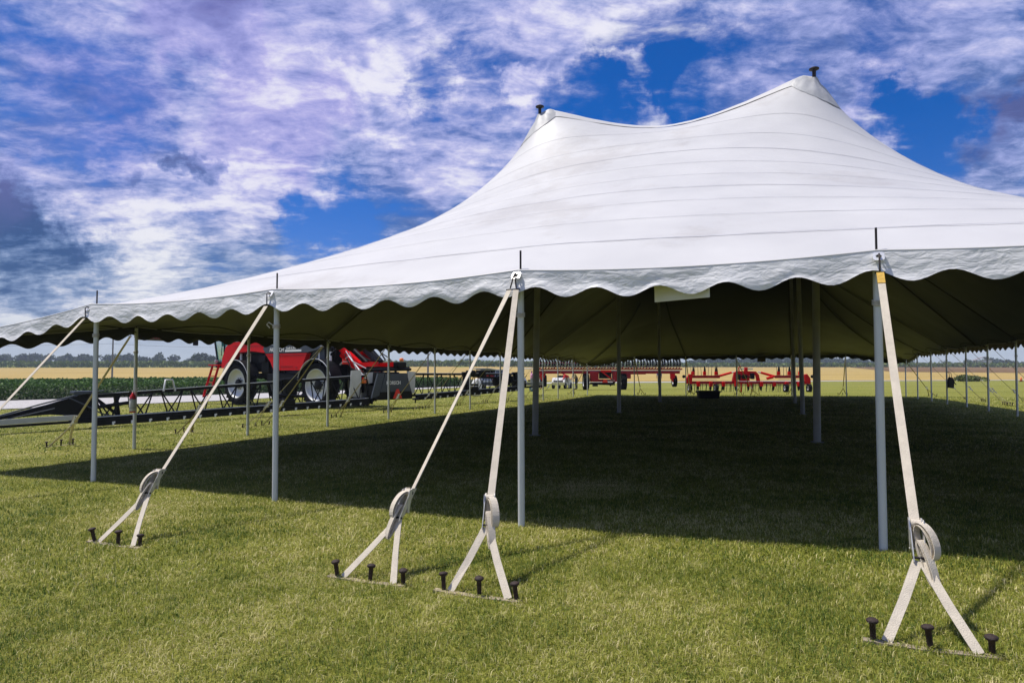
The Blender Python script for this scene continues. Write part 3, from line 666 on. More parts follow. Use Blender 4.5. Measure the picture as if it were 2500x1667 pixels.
# inner jump ropes looping under the eaves
for (e0, e1) in zip(EDGE, EDGE[1:]+EDGE[:1]):
    if (e0[1] == 0 and e1[1] == 0) or (e0[0] == 6 and e0[1] < 5): continue
    a = base(*e0); c = base(*e1); n_ = outw(*((e0 if e0 not in ((6, 12), (0, 12)) else e1)))
    if e0 in ((6, 0), (0, 0)): continue
    a = a+Vector((0, 0, eave_h(*e0)-.12)); c = c+Vector((0, 0, eave_h(*e1)-.12))
    MB().tube([a.lerp(c, t/14)-n_*(.42*math.sin(PI*t/14)**.6)+Vector((0, 0, .20*math.sin(PI*t/14))) for t in range(15)], .012, 5).build('jump_rope', M_DROPE, tent, True)
# peaks: caps, pins; centre poles
for i in (2, 4):
    for j in (3, 6, 9):
        b_ = base(i, j); iu, jv = i*16, j*20; top = canpt(jv, iu); ptop = Vector((top.x, top.y, top.z))
        bz = Vector((b_.x, b_.y, b_.z))
        pb = MB(); pb.tube([bz-Vector((0, 0, .02)), bz+(ptop-bz)*.985], .072, 14); pb.lathe([(0, 0), (.13, 0), (.13, .015), (0, .015)], 14, X=Matrix.Translation(bz))
        po = pb.build('centre_pole', M_CPOLE, tent, True)
        MB().tube([ptop-Vector((0, 0, .3)), ptop+Vector((0, 0, .20))], .038, 10).lathe([(0, .18), (.05, .185), (.098, .203), (.10, .222), (.06, .245), (0, .25)], 16, X=Matrix.Translation(ptop)).build('peak_pin', M_IRON, po, True)
        cp = MB(); n = 40; rings = 7
        pts = []
        for r in range(rings):
            f = r/(rings-1)
            for k in range(n+1):
                a = 2*PI*k/n; rad = .06+.42*f
                du_, dv_ = math.cos(a)*rad, math.sin(a)*rad*.72
                x = iu+du_/(S/16); y = jv+dv_/(SV/20); x0 = int(x); y0 = int(y); fx, fy = x-x0, y-y0
                p = canpt(y0, x0)*(1-fx)*(1-fy)+canpt(y0, x0+1)*fx*(1-fy)+canpt(y0+1, x0)*(1-fx)*fy+canpt(y0+1, x0+1)*fx*fy
                puff = .030+.03*math.sin(PI*f)+.016*math.sin(a*9+j)*f+.05*mnoise.noise((du_*6, dv_*6, i*3+j))*f
                p = p+Vector((0, 0, puff if f < .99 else .006+.012*abs(math.sin(a*18))))
                if r == 0: p.z = top.z+.03
                pts.append(p)
        cp.grid(pts, n+1, rings); me = cp.mesh('peak_cap', M_CAP, False)
        if me.polygons[0].normal.z < 0: me.flip_normals()
        link('peak_cap', me, tent, True)
    # webbing sewn under the roof from the peaks to the poles
M_UWEB = mat('underside_webbing', (.020, .019, .006), .9, var=.2, vscale=6)  # colour derived from the painted underside shade
def cans(u, v):
    x = min(max(u*16, 0), NU-1.001); y = min(max(v*20, 0), NV-1.001); x0, y0 = int(x), int(y); fx, fy = x-x0, y-y0
    return canpt(y0, x0)*(1-fx)*(1-fy)+canpt(y0, x0+1)*fx*(1-fy)+canpt(y0+1, x0)*(1-fx)*fy+canpt(y0+1, x0+1)*fx*fy
for (a, b_) in (((2, 3), (2, 0)), ((2, 3), (0, 3)), ((2, 3), (0, 0)), ((4, 3), (4, 0)), ((4, 3), (6, 3)), ((4, 3), (6, 0)), ((2, 6), (0, 6)), ((4, 6), (6, 6)), ((2, 9), (0, 9)), ((2, 9), (2, 12)), ((2, 9), (0, 12)), ((4, 9), (6, 9)), ((4, 9), (4, 12)), ((4, 9), (6, 12)), ((2, 3), (3, 0)), ((4, 3), (3, 0)), ((4, 9), (6, 10.5)), ((4, 6), (6, 7.5)), ((2, 6), (0, 7.5)), ((2, 3), (2, 6)), ((4, 3), (4, 6)), ((2, 6), (2, 9)), ((4, 6), (4, 9))):
    f0 = .20 if b_[1] in (0, 12) or b_[0] in (0, 6) else .12; f1 = .985 if f0 == .20 else .88
    pts = [cans(a[0]+(b_[0]-a[0])*(f0+(f1-f0)*q/24), a[1]+(b_[1]-a[1])*(f0+(f1-f0)*q/24))-Vector((0, 0, .045)) for q in range(25)]
    MB().ribbon(pts, (pts[-1]-pts[0]).cross(Vector((0, 0, 1))), .07, .012).build('roof_webbing', M_UWEB, tent, True)
    # laced ridge covers
for j in (3, 6, 9):
    row = [canpt(j*20, iu) for iu in range(32, 65)]; b = MB(); pts = []
    for off, hgt in ((-.14, .004), (-.05, .030), (.0, .042), (.05, .030), (.14, .004)):
        for q, p in enumerate(row): pts.append(p.lerp(canpt(j*20+(1 if off > 0 else -1), 32+q), abs(off)/.1496)+Vector((0, 0, hgt+.010+.008*mnoise.noise((q*.7, off*4, j)))))
    b.grid(pts, 33, 5); me = b.mesh('ridge_cover', M_CAN, False)
    if me.polygons[0].normal.z < 0: me.flip_normals()
    link('ridge_cover', me, tent, True)
# side poles with pins, plates and rope ties
for (i, j) in EDGE:
    b_ = base(i, j); h = eave_h(i, j); tp = b_+Vector((0, 0, h-.03)); n_ = outw(i, j)
    lean = n_*.05
    near_ = j == 0 or (i, j) in ((0, 1), (0, 2))
    r = .032
    p = MB().tube([b_+Vector((0, 0, -.03))-lean*.4, tp], r, 16 if near_ else 10).build('side_pole', M_POLE, tent, True)
    MB().tube([tp-Vector((0, 0, .04)), tp+Vector((0, 0, .235 if j == 0 else .16))], .0095, 8).build('pin', M_IRON, p, True)
    c = b_.lerp(tp, .84 if j == 0 else .8); rp = MB()
    for q in range(3): rp.tube([c+Vector((math.cos(a)*(r+.006), math.sin(a)*(r+.006), (q-1)*.016+.006*math.sin(a))) for a in np.linspace(0, 2*PI, 13)], .0075, 5, cap=False)
    if (i, j) in ((2, 0), (6, 7), (0, 4)): rp.tube([c+Vector((-r-.006, 0, .01)), c+Vector((-r-.05, -.02, .045)), c+Vector((-r-.075, -.01, .02)), c+Vector((-r-.04, -.01, -.02))], .007, 5)
    rp.build('rope_tie', M_ROPE, p, True)
    if not near_ and j not in (0,): MB().box(tp-n_*.05+Vector((0, 0, -.05)), (.05, .05, .03)).build('eave_clip', M_PLATE, p, True)

# ------------------------------------------------------------------ ratchet straps and stakes
STAKE = None
def stake_mesh():
    b = MB(); b.lathe([(0, -.25), (.0155, -.25), (.0145, .0), (.0155, .082), (.026, .090), (.030, .095), (.030, .103), (.022, .109), (0, .112)], 16); return b.mesh('tent_stake', M_RUST)
ST_ME = stake_mesh()
STF = MB().lathe([(0, -.2), (.016, -.2), (.017, .098), (.033, .105), (.033, .12), (0, .127)], 8).mesh('tent_stake', M_RUST)
def strap(i, j, label, skew=0., far=False, web=None, stakes=None, yellow=False, dist=2.05, side=0., grp='ratchet straps staying the tent', stake_phrase='', anchor=None, zr=.38, coil=True, bul=None, twist=0.):
    n_ = outw(i, j); b_ = base(i, j); E_ = b_+n_*.07; E_.z = b_.z+eave_h(i, j)
    w = Vector((-n_.y, n_.x, 0))                                             # along the eave
    top = E_+n_*.10-Vector((0, 0, .19))+w*side
    A_ = Vector(anchor) if anchor is not None else b_+n_*dist+w*skew
    A_.z = GA*A_.x+GB*A_.y
    wd = Vector((-(A_-top).y, (A_-top).x, 0)).normalized()
    if wd.dot(w) < 0: wd = -wd
    d = (A_-top).normalized()
    tz = (top.z-A_.z-zr)/(top.z-A_.z); apex = top.lerp(A_, tz); rt = top.lerp(A_, tz-.085)
    t = thing('ratchet_strap', label, 'strap', tuple(A_), 0, grp); m = web or M_WEB
    n2 = wd.cross(d).normalized()
    if n2.dot(n_) < 0: n2 = -n2
    if twist: MB().ribbon([top.lerp(rt, q/10) for q in range(11)], [Matrix.Rotation(twist*min(1, q/5), 3, d) @ wd for q in range(11)], .052, .005).build('strap_webbing', m, t, True)
    else: MB().ribbon([top, rt], wd, .052, .005).build('strap_webbing', m, t, True)
    if yellow: MB().ribbon([top+n2*.004-d*.002, top+d*.12+n2*.004], wd, .0535, .006).build('stained_strap_end', M_WEBY, t, True)
    # plate and hook at the eave
    hook_o = E_+n_*.045-Vector((0, 0, .05))
    Mx = frame(hook_o, wd, (n_+Vector((0, 0, .75))).normalized())
    pl = MB(); no = 20 if not far else 10; out_ = []; inn = []
    for k in range(no):
        a = 2*PI*k/no; ca, sa = math.cos(a), math.sin(a); q = max(abs(ca), abs(sa))**.72; out_.append((ca*.042/q, sa*.046/q)); inn.append((ca*.022, sa*.020))
    vs = [(x, y, z) for z in (-.004, .004) for x, y in out_]+[(x, y, z) for z in (-.004, .004) for x, y in inn]; fs = []
    for k in range(no):
        l = (k+1) % no; fs += [(k, l, no+l, no+k), (2*no+k, 3*no+k, 3*no+l, 2*no+l), (no+k, no+l, 3*no+l, 3*no+k), (k, 2*no+k, 2*no+l, l)]
    pl.add(vs, fs, 0, False, Mx); pl.build('ring_plate', M_PLATE, t, True)
    hk = MB(); hk.tube([hook_o+Mx.to_3x3() @ Vector((0, .02, -.015)), hook_o+Mx.to_3x3() @ Vector((0, .0, .03)), hook_o+Mx.to_3x3() @ Vector((0, -.03, .035)), top-d*.02], .007, 7)
    hk.beam(top-wd*.036-d*.004, top+wd*.036-d*.004, .014, .012); hk.build('hook', M_IRON, t, True)
    # ratchet
    X = frame(rt.lerp(apex, .45)+n2*.012, d, n2)                             # x down the strap, z outward
    rb = MB()
    Lr = (apex-rt).length
    for sgn in (-1, 1):
        rb.prism([(-Lr*.55, -.012), (-Lr*.45, .030), (-Lr*.2, .034), (Lr*.5, .014), (Lr*.62, .006), (Lr*.6, -.014)], sgn*.031-.0025, sgn*.031+.0025, 'y', X=X)
    rb.build('ratchet_body', M_ZINC, t, True)
    hb = MB()
    hd = Matrix.Rotation(R(24), 4, 'Y')
    for sgn in (-1, 1): hb.prism([(-.02, .0), (-.01, .03), (.05, .034), (.15, .012), (.155, -.006), (.05, -.002)], sgn*.037-.002, sgn*.037+.002, 'y', X=X @ Matrix.Translation((-Lr*.35, 0, .02)) @ hd)
    hb.tube([(.148, -.042, .003), (.148, .042, .003)], .008, 7, X=X @ Matrix.Translation((-Lr*.35, 0, .02)) @ hd); hb.build('ratchet_handle', M_ZINC, t, True)
    sp = MB(); sp.tube([(-Lr*.33, -.034, .012), (-Lr*.33, .034, .012)], .014, 10, X=X); sp.tube([(-Lr*.33, -.026, .012), (-Lr*.33, .026, .012)], .026, 12, mi=1, X=X);
    MB().tube([(Lr*.5, -.036, 0), (Lr*.5, .036, 0)], .008, 8, X=X).build('pivot_bolt', M_IRON, t, True)
    sp.build('ratchet_spool', [M_IRON, m], t, True)
    # slings to the stakes
    along_ = Vector((A_.y*0-n_.y, n_.x, 0)); along_ = w if anchor is None else w
    k_ = .205
    for sgn in (-1, 1):
        q = A_+along_*sgn*k_+Vector((0, 0, .012)); e_ = (apex-q).normalized()
        MB().ribbon([apex+wd*sgn*.012+n2*.002*sgn, apex.lerp(q, .5), q], [wd, wd.lerp(along_, .3)+n_*.10*sgn, along_+Vector((0, 0, .0))], .05, .005).build('sling', m, t, True)
    if not far:
        MB().ribbon([A_-along_*.32+Vector((0, 0, .008))+n_*.01, A_+Vector((0, 0, -.004)), A_+along_*.29+Vector((0, 0, .006))], n_, .05, .014).build('ground_bar', M_TIMB, t, True)
    # spare webbing coiled by the ratchet
    if coil:
        c0 = rt.lerp(apex, .35)+n2*.03; dn = Vector((0, 0, -1)); tl = MB(); side_ = wd*.002
        bl = (n2*.5+Vector(bul)).normalized() if bul is not None else n2
        wc = bl.cross(Vector((0, 0, 1))).normalized() if bul is not None else wd
        def loop(o, ln, wid, back, turns=1):
            pts = []
            for q in range(25):
                a = 2*PI*q/24; pts.append(o+bl*(wid*(math.sin(a)*.5)+.01*back)+(d*.25+dn*.75).normalized()*(ln*(.5-.5*math.cos(a)))+bl*(.35*ln*(.5-.5*math.cos(a))))
            return pts
        g = 1.0 if bul is None else 1.25
        tl.ribbon(loop(c0-d*.06, .17*g, .10*g, 2), wc, .05, .004); tl.ribbon(loop(c0-d*.045, .155*g, .065*g, 2), wc, .049, .004)
        tl.ribbon(loop(c0+d*.05, .20*g, .05, 1), wc, .048, .004); tl.ribbon(loop(c0+d*.06, .18*g, .03, 1), wc, .047, .004)
        tl.build('spare_webbing_coil', m, t, True)
    # stakes are driven one by one
    names = ('left', 'middle', 'right')
    view = Vector((1, 0, 0)); sg = 1 if along_.dot(view) > 0 else -1
    if abs(along_.x) < .6: sg = 1 if along_.y < 0 else -1; names = ('far', 'middle', 'near')
    for k in range(3):
        q = A_+along_*((k-1)*.262*sg)-n_*.015; q.z = GA*q.x+GB*q.y
        o = bpy.data.objects.new('tent_stake', STF if far else ST_ME); C.objects.link(o); o.location = q+Vector((random.uniform(-.012, .012), random.uniform(-.012, .012), (.012 if not far else .005)+random.uniform(-.018, .014)))
        tilt = (n_*.10+Vector((random.uniform(-.14, .14), random.uniform(-.14, .14), 0))); o.rotation_euler = (-tilt.y, tilt.x, random.random()*6)
        tag(o, f'{names[k]} rusty stake of three under {stake_phrase}', 'stake', 'iron stakes holding the tent straps')
    return t
strap(4, 0, 'nearest cream ratchet strap with a yellow stained top, beside the right front pole', yellow=True, anchor=gp(2276, 1586), side=.0, stake_phrase='the yellow topped strap', zr=.37, bul=(.55, -.75, 0))
strap(3, 0, 'near vertical cream strap, right of the pair hung from the middle front pole', anchor=gp(1169, 1456), side=.02, stake_phrase='the right strap of the front pair', zr=.37, bul=(.55, -.75, 0))
strap(3, 0, 'slanting cream strap, left of the pair hung from the middle front pole', anchor=gp(898, 1420), side=-.045, stake_phrase='the left strap of the front pair', zr=.37, twist=.4, bul=(-.75, -.5, 0))
strap(2, 0, 'cream strap slanting down left before the red sprayer to foreground stakes', anchor=gp(282, 1331), stake_phrase='the strap before the sprayer', zr=.37, twist=.25, bul=(-.75, -.5, 0))
strap(1, 0, 'cream strap running out of the left frame edge', anchor=base(1, 0)-V*2.0-U*.1, stake_phrase='the strap leaving the left edge')
for j in range(1, 12):
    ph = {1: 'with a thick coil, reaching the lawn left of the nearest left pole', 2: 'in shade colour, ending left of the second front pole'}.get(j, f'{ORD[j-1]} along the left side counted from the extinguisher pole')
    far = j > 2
    strap(0, j, f'{"pale" if j in (1, 9, 11) else "shaded"} ratchet strap {ph}', skew=.1*random.uniform(-1, 1), far=far, web=M_WEB if j in (1, 9, 11) else M_WEBD, coil=j < 8, stake_phrase=f'the {ORD[j-1]} left side strap', zr=.5 if j > 1 else .42)
    if j in (3, 6, 9): strap(0, j, f'second pale strap of the pair on the {ORD[j-1]} left side pole', skew=.75, side=.05, far=True, coil=j < 5, stake_phrase=f'the extra strap of the {ORD[j-1]} left pole', zr=.5)
for i in range(0, 7):
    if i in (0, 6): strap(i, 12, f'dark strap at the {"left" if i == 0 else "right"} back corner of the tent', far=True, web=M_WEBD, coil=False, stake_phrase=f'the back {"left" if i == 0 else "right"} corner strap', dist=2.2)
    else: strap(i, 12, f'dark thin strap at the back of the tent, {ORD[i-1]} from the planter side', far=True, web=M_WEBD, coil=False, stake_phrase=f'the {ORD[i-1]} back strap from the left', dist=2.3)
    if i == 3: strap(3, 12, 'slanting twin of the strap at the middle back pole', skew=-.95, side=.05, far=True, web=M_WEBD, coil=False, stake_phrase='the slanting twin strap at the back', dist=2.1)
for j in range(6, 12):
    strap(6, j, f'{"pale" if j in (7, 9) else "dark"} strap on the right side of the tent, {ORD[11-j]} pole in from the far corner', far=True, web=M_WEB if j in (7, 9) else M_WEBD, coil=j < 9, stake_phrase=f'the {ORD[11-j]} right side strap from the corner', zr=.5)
    if j == 9: strap(6, j, 'pale twin strap beside the dark bag on the right side', skew=-.6, side=-.05, far=True, coil=False, stake_phrase='the pale twin strap on the right', zr=.5)

# ------------------------------------------------------------------ things hung on the tent
# blank white board behind the front valance
p0, p1 = at(1598, 714, 5.98), at(1732, 712, 5.64)
c = (p0+p1)/2; sx = (p1-p0); sx.z = 0
bd = MB().box((0, 0, .0), (sx.length, .012, .25), bev=.003).build('hanging_board', M_SIGN); bd.location = c+Vector((0, 0, .055)); bd.rotation_euler = (0, R(-1.0), math.atan2(sx.y, sx.x)); tag(bd, 'blank white board hanging below the front valance', 'sign')
# NO SMOKING board on the left eave
a, b2 = base(0, 1), base(0, 2)
q = a.lerp(b2, .30)+Vector((0, 0, 2.10))+U*.03; ang = math.atan2((b2-a).y, (b2-a).x)
ns = thing('no_smoking_sign', 'dark hanging sign reading NO SMOKING under the left eave', 'sign', tuple(at(372, 808, q.y)), ang)
MB().box((0, 0, -.02), (.78, .012, .36), bev=.003).build('board', M_DSIGN, ns)
for tx, zz_ in (('NO', .075), ('SMOKING', -.105)):
    link('lettering', text_mesh(tx, .19, M_MAROON, .002, bold=.003), ns).matrix_local = Matrix.Translation((0, -.0085, zz_)) @ Matrix.Rotation(PI/2, 4, 'X')
q = at(1859, 877, base(3, 12).y-.2); ds = MB().box((0, 0, 0), (.46, .012, .30), bev=.003).build('back_sign', M_DSIGN); ds.location = q; ds.rotation_euler = (0, 0, -TA); tag(ds, 'small dark board hung from the valance at the far end', 'sign')
def extinguisher(i, j, pz, label, body, lab):
    b_ = base(i, j); t = thing('fire_extinguisher', label, 'extinguisher', (b_.x+.02, b_.y-.10, b_.z+pz), 0); t.scale = (.85, .85, .85)
    MB().lathe([(0, 0), (.062, 0), (.068, .012), (.068, .34), (.055, .39), (.028, .425), (.022, .46), (0, .46)], 20).build('cylinder', body, t)
    MB().lathe([(.0685, .03), (.0695, .032), (.0695, .30), (.0685, .302)], 20).build('label', lab, t)
    MB().tube([(0, 0, .45), (0, 0, .50)], .018, 8).beam((-.02, 0, .50), (.11, 0, .535), .02, .012).beam((-.02, 0, .48), (.10, 0, .475), .02, .01).build('valve_handle', M_ZINC, t)
    MB().tube([(-.015, 0, .47), (-.07, -.01, .475), (-.10, -.01, .43), (-.105, 0, .33), (-.085, 0, .24), (-.082, 0, .17)], .012, 8).tube([(-.082, 0, .18), (-.078, 0, .12)], [.013, .02], 8).build('hose', M_BLKP, t)
    b = MB()
    for zz_ in (.11, .31): b.tube([(math.cos(x)*.073, math.sin(x)*.073, zz_) for x in np.linspace(0, 2*PI, 17)], .004, 5, cap=False)
    b.build('bracket_band', M_IRON, t); return t
extinguisher(0, 1, .72, 'red fire extinguisher with white label strapped to a left side pole', M_EXT, M_PAPER)
b_ = base(6, 9); hb = thing('hanging_bag', 'black bag hanging on a right side tent pole', 'bag', (b_.x+.10, b_.y-.08, b_.z+.72))
MB().prism([(-.10, 0), (.09, -.03), (.13, .28), (.07, .42), (-.06, .45), (-.12, .22)], -.06, .06, 'y').build('bag_body', M_BLKP, hb); MB().tube([(-.05, 0, .43), (-.06, 0, .60), (-.1, .06, .68), (.02, 0, .62), (.05, 0, .42)], .012, 5).tube([(.1, 0, .3), (.22, -.02, .12)], .018, 5).build('bag_strap', M_BLKP, hb)
# black tub under the far end
q = gp(1729, 972); tb = thing('black_tub', 'black plastic tub with flared rim on the shaded grass', 'tub', tuple(q), R(-4))
def taper(w0, d0, w1, d1, z0, z1): return [(-w0, -d0, z0), (w0, -d0, z0), (w0, d0, z0), (-w0, d0, z0), (-w1, -d1, z1), (w1, -d1, z1), (w1, d1, z1), (-w1, d1, z1)]
HX = [(0, 3, 2, 1), (0, 1, 5, 4), (1, 2, 6, 5), (2, 3, 7, 6), (3, 0, 4, 7)]
MB().add(taper(.52, .30, .58, .36, 0, .40), HX).add(taper(.50, .28, .55, .33, .02, .40), [f[::-1] for f in HX]).build('shell', M_BLKP, tb, recalc=False)
MB().tube([(-.6, -.38, .40), (.6, -.38, .40), (.6, .38, .40), (-.6, .38, .40), (-.6, -.38, .40)], .022, 6).build('rim', M_BLKP, tb)
for s in (-1, 1): MB().tube([(s*.6, -.12, .36), (s*.68, -.1, .33), (s*.68, .1, .33), (s*.6, .12, .36)], .018, 6).build('handle', M_BLKP, tb)
# ------------------------------------------------------------------ machines
RY = Matrix.Rotation(-PI/2, 4, 'X')                                          # lathe axis z -> y
def wheel(parent, loc, R_, w, rim_r, lugs=18, hub=M_BLK, rimm=M_RIM, face=1, deep=.5, n=36):
    T = Matrix.Translation(loc); b = MB(); h = w/2
    b.lathe([(rim_r, -h*.8), (rim_r+.04, -h*.92), (R_*.86, -h), (R_*.95, -h*.86), (R_*.975, -h*.4), (R_*.975, h*.4), (R_*.95, h*.86), (R_*.86, h), (rim_r+.04, h*.92), (rim_r, h*.8)], n, X=T @ RY)
    for k in range(lugs):
        for s in (-1, 1):
            a = 2*PI*(k+.25*s)/lugs; M = T @ Matrix.Rotation(a, 4, 'Y') @ Matrix.Translation((0, s*h*.50, R_*.975)) @ Matrix.Rotation(s*R(32), 4, 'Z')
            b.box((0, 0, 0), (R_*.075, h*1.02, R_*.06), 0, X=M)
    o = b.build('wheel', M_TYRE, parent)
    f = face; d = h*deep
    rb = MB().lathe([(rim_r+.005, f*h*.82), (rim_r-.02, f*h*.86), (rim_r-.035, f*h*.78), (rim_r*.93, f*h*.6), (rim_r*.90, f*(h*.6-d*.6)), (rim_r*.5, f*(h*.6-d)), (rim_r*.3, f*(h*.55-d*.7)), (0, f*(h*.55-d*.7))], n, X=T @ RY)
    rb.lathe([(rim_r+.005, -f*h*.82), (rim_r*.92, -f*h*.7), (rim_r*.85, -f*h*.2), (0, -f*h*.15)], n, X=T @ RY)
    rb.build('rim', rimm, o)
    hb = MB().lathe([(rim_r*.28, f*(h*.5-d)), (rim_r*.29, f*(h*.85-d*.6)), (rim_r*.20, f*(h*.95-d*.5)), (0, f*(h*.95-d*.5))], 16, X=T @ RY)
    for k in range(10): a = 2*PI*k/10; hb.tube([(math.cos(a)*rim_r*.36, f*(h*.45-d*.7), math.sin(a)*rim_r*.36), (math.cos(a)*rim_r*.36, f*(h*.66-d*.7), math.sin(a)*rim_r*.36)], rim_r*.035, 6, X=T)
    hb.build('hub', hub, o); return o
HEAD = math.atan2(.572, -.82)
sp = thing('crop_sprayer', 'big red self propelled sprayer with its black booms spread out', 'sprayer', (-7.53, 28.95, ter(-7.53, 28.95)), HEAD)
WB, TR = 5.85, 1.18
for s, f in ((0, 1), (WB, 1)):
    wheel(sp, (s, TR, .985), .985, .58, .70, 22, face=1); wheel(sp, (s, -TR, .985), .985, .58, .70, 22, face=-1)
    for y in (TR, -TR):
        fb = MB(); pts = []
        for k in range(17):
            a = R(8+ (158 if s == 0 else 150)*k/16)
            for yy, rr in ((-.33, 1.07), (-.31, 1.12), (.31, 1.12), (.33, 1.07)): pts.append((s+math.cos(a)*rr, y+yy, .985+math.sin(a)*rr))
        fb.grid(pts, 4, 17, 0, False); fb.grid([(x, yy, z-.012) for x, yy, z in pts], 4, 17, 0, False, True)
        o = fb.build('mudguard', M_BLK, sp, recalc=False)
        rib = [(s+math.cos(R(8+150*k/16))*1.125, y+(.33 if y > 0 else -.33), .985+math.sin(R(8+150*k/16))*1.125) for k in range(17)]
        MB().tube(rib, .016, 5).build('guard_edge', M_SILV, o)
        for ds in (-.36, .36):
            MB().tube([(s+ds, y*.80, 1.55), (s+ds, y*.80, 2.42)], .055, 10).build('suspension_strut', M_WHITE, sp)
        MB().box((s, y*.80, 1.1), (.5, .3, 1.0), bev=.04).box((s, y*.6, 1.75), (1.0, .5, .22), bev=.03).build('axle_leg', M_BLK, sp)
MB().beam((-2.2, .45, 1.35), (7.4, .45, 1.35), .14, .26).beam((-2.2, -.45, 1.35), (7.4, -.45, 1.35), .14, .26).box((3, 0, 1.30), (2.7, 1.5, .42), bev=.04).box((2.6, .9, 1.28), (2.6, .4, .34), bev=.03).beam((0, -1, 1.62), (0, 1, 1.62), .3, .2).beam((WB, -1, 1.62), (WB, 1, 1.62), .3, .2).box((4.2, .75, 1.75), (.55, .5, .55), bev=.05).box((4.35, .85, 2.15), (.5, .45, .32), bev=.05).build('chassis', M_BLK, sp)
# side tank panels
def panel(poly, y0, y1, name, m): return MB().prism(poly, y0, y1, 'y').build(name, m, sp)
for sg in (1, -1):
    panel([(3.95, 2.37), (3.55, 2.0), (3.30, 1.62), (1.42, 1.62), (1.25, 1.80), (1.12, 2.05), (.92, 2.37)], sg*.55, sg*1.17, 'side_panel', M_RED)
    MB().box((2.4, sg*1.178, 2.31), (2.9, .012, .035)).box((2.35, sg*1.178, 1.80), (.9, .010, .02)).box((3.05, sg*1.178, 1.75), (.12, .012, .05)).box((1.65, sg*1.178, 1.75), (.12, .012, .05)).build('panel_trim', M_REDD, sp)
    panel([(4.15, 2.62), (3.95, 2.40), (.95, 2.40), (.30, 2.50), (-.05, 2.62), (.55, 2.80), (1.2, 2.76), (4.0, 2.78)], sg*.55, sg*1.16, 'tank_stripe_panel', M_GRAPH)
    panel([(4.0, 2.78), (1.2, 2.76), (.55, 2.80), (-.05, 2.62), (.1, 2.80), (.5, 2.92), (.9, 2.84), (1.6, 3.0), (2.3, 2.93), (3.0, 3.04), (3.8, 2.98)], sg*.5, sg*1.14, 'tank_shoulder', M_SILV)
MB().prism([(4.0, 2.2), (.2, 2.2), (.3, 3.05), (1.5, 3.25), (3.2, 3.25), (3.9, 3.0)], -.6, .6, 'y').build('tank', M_SILV, sp)
link('lettering', text_mesh('HORSCH', .26, M_WHITE, .004, .18, bold=.006), sp).matrix_local = frame((3.10, 1.168, 2.545), (-1, 0, 0), (0, 1, 0))
link('lettering', text_mesh('Leeb 6.300 VL', .155, M_WHITE, .004, .12, bold=.002), sp).matrix_local = frame((1.94, 1.168, 2.61), (-1, 0, 0), (0, 1, 0))
MB().box((1.90, 1.166, 2.49), (1.15, .012, .085)).build('white_stripe', M_WHITE, sp)
# front bonnet and cab
for sg in (1, -1):
    panel([(4.05, 2.42), (5.0, 2.52), (6.1, 2.48), (6.65, 2.30), (7.0, 2.0), (7.15, 1.72), (7.55, 1.72), (7.5, 2.2), (7.2, 2.75), (6.9, 2.95), (5.6, 3.02), (4.2, 3.05), (3.9, 2.80)], sg*.75, sg*1.15, 'front_bodywork', M_RED)
MB().prism([(4.0, 2.6), (7.0, 2.5), (6.9, 2.95), (5.6, 3.02), (4.2, 3.08)], -.76, .76, 'y').build('bonnet', M_RED, sp)
MB().box((5.6, 1.16, 2.92), (.22, .01, .16)).build('warning_label', M_ORANGE, sp)
MB().box((5.4, 1.155, 2.78), (2.4, .012, .025)).build('body_crease', M_REDD, sp)
MB().box((6.0, 0, 2.0), (2.2, 1.4, .9), bev=.1).build('front_underbody', M_BLK, sp)
cab = MB().box((7.75, 0, 1.86), (1.7, 1.7, .26), bev=.06); cab.build('cab_floor', M_BLK, sp)
g_ = MB(); lo = [(8.42, .80), (8.42, -.80), (7.0, -.86), (7.0, .86)]; hi = [(8.82, .84), (8.82, -.84), (6.95, -.86), (6.95, .86)]
vs = [(x, y, 1.98) for x, y in lo]+[(x, y, 3.55) for x, y in hi]
for f in ((0, 1, 5, 4), (2, 3, 7, 6), (3, 0, 4, 7), (1, 2, 6, 5)): g_.add([vs[q] for q in f], [(0, 1, 2, 3)])
g_.build('cab_glass', M_GLASS, sp)
for (x, y), (x2, y2) in zip(lo, hi): MB().tube([(x, y, 1.95), (x2, y2, 3.6)], .055, 7).build('cab_pillar', M_BLK, sp)
MB().tube([(7.75, .86, 1.98), (7.85, .88, 3.55)], .03, 6).build('door_post', M_BLK, sp); MB().tube([(8.42, .82, 2.0), (7.0, .88, 2.0)], .05, 6).build('door_sill', M_BLK, sp); MB().tube([(8.0, .9, 2.35), (7.9, .93, 2.7), (7.95, .9, 3.2)], .018, 5).build('grab_rail', M_BLK, sp)
MB().box((7.9, 0, 3.68), (2.2, 1.95, .26), bev=.1).build('cab_roof', M_SILV, sp)
MB().box((7.5, 0, 2.35), (.5, .5, .5), bev=.1).box((7.28, 0, 2.85), (.16, .5, .7), bev=.06).tube([(8.3, 0, 2.0), (8.1, 0, 2.7)], .05, 6).tube([(8.1, -.18, 2.72), (8.1, .18, 2.72)], .025, 6).build('cab_seat', M_BLKP, sp)
MB().tube([(8.7, .9, 3.5), (9.15, 1.55, 3.55), (9.15, 1.6, 3.3)], .025, 6).box((9.15, 1.6, 3.1), (.10, .26, .48), bev=.04).build('mirror', M_BLK, sp)
MB().tube([(8.5, .55, 2.06), (8.62, .75, 2.0)], .10, 10).box((8.35, .95, 2.08), (.14, .16, .14), bev=.03).build('work_lamp', M_SILV, sp)
ld = MB()
for s_ in (7.85, 8.40): ld.beam((s_, 1.10, 1.88), (s_+.12, 1.50, .28), .05, .10)
ld.beam((7.7, 1.0, 1.88), (8.55, 1.0, 1.88), .5, .06)
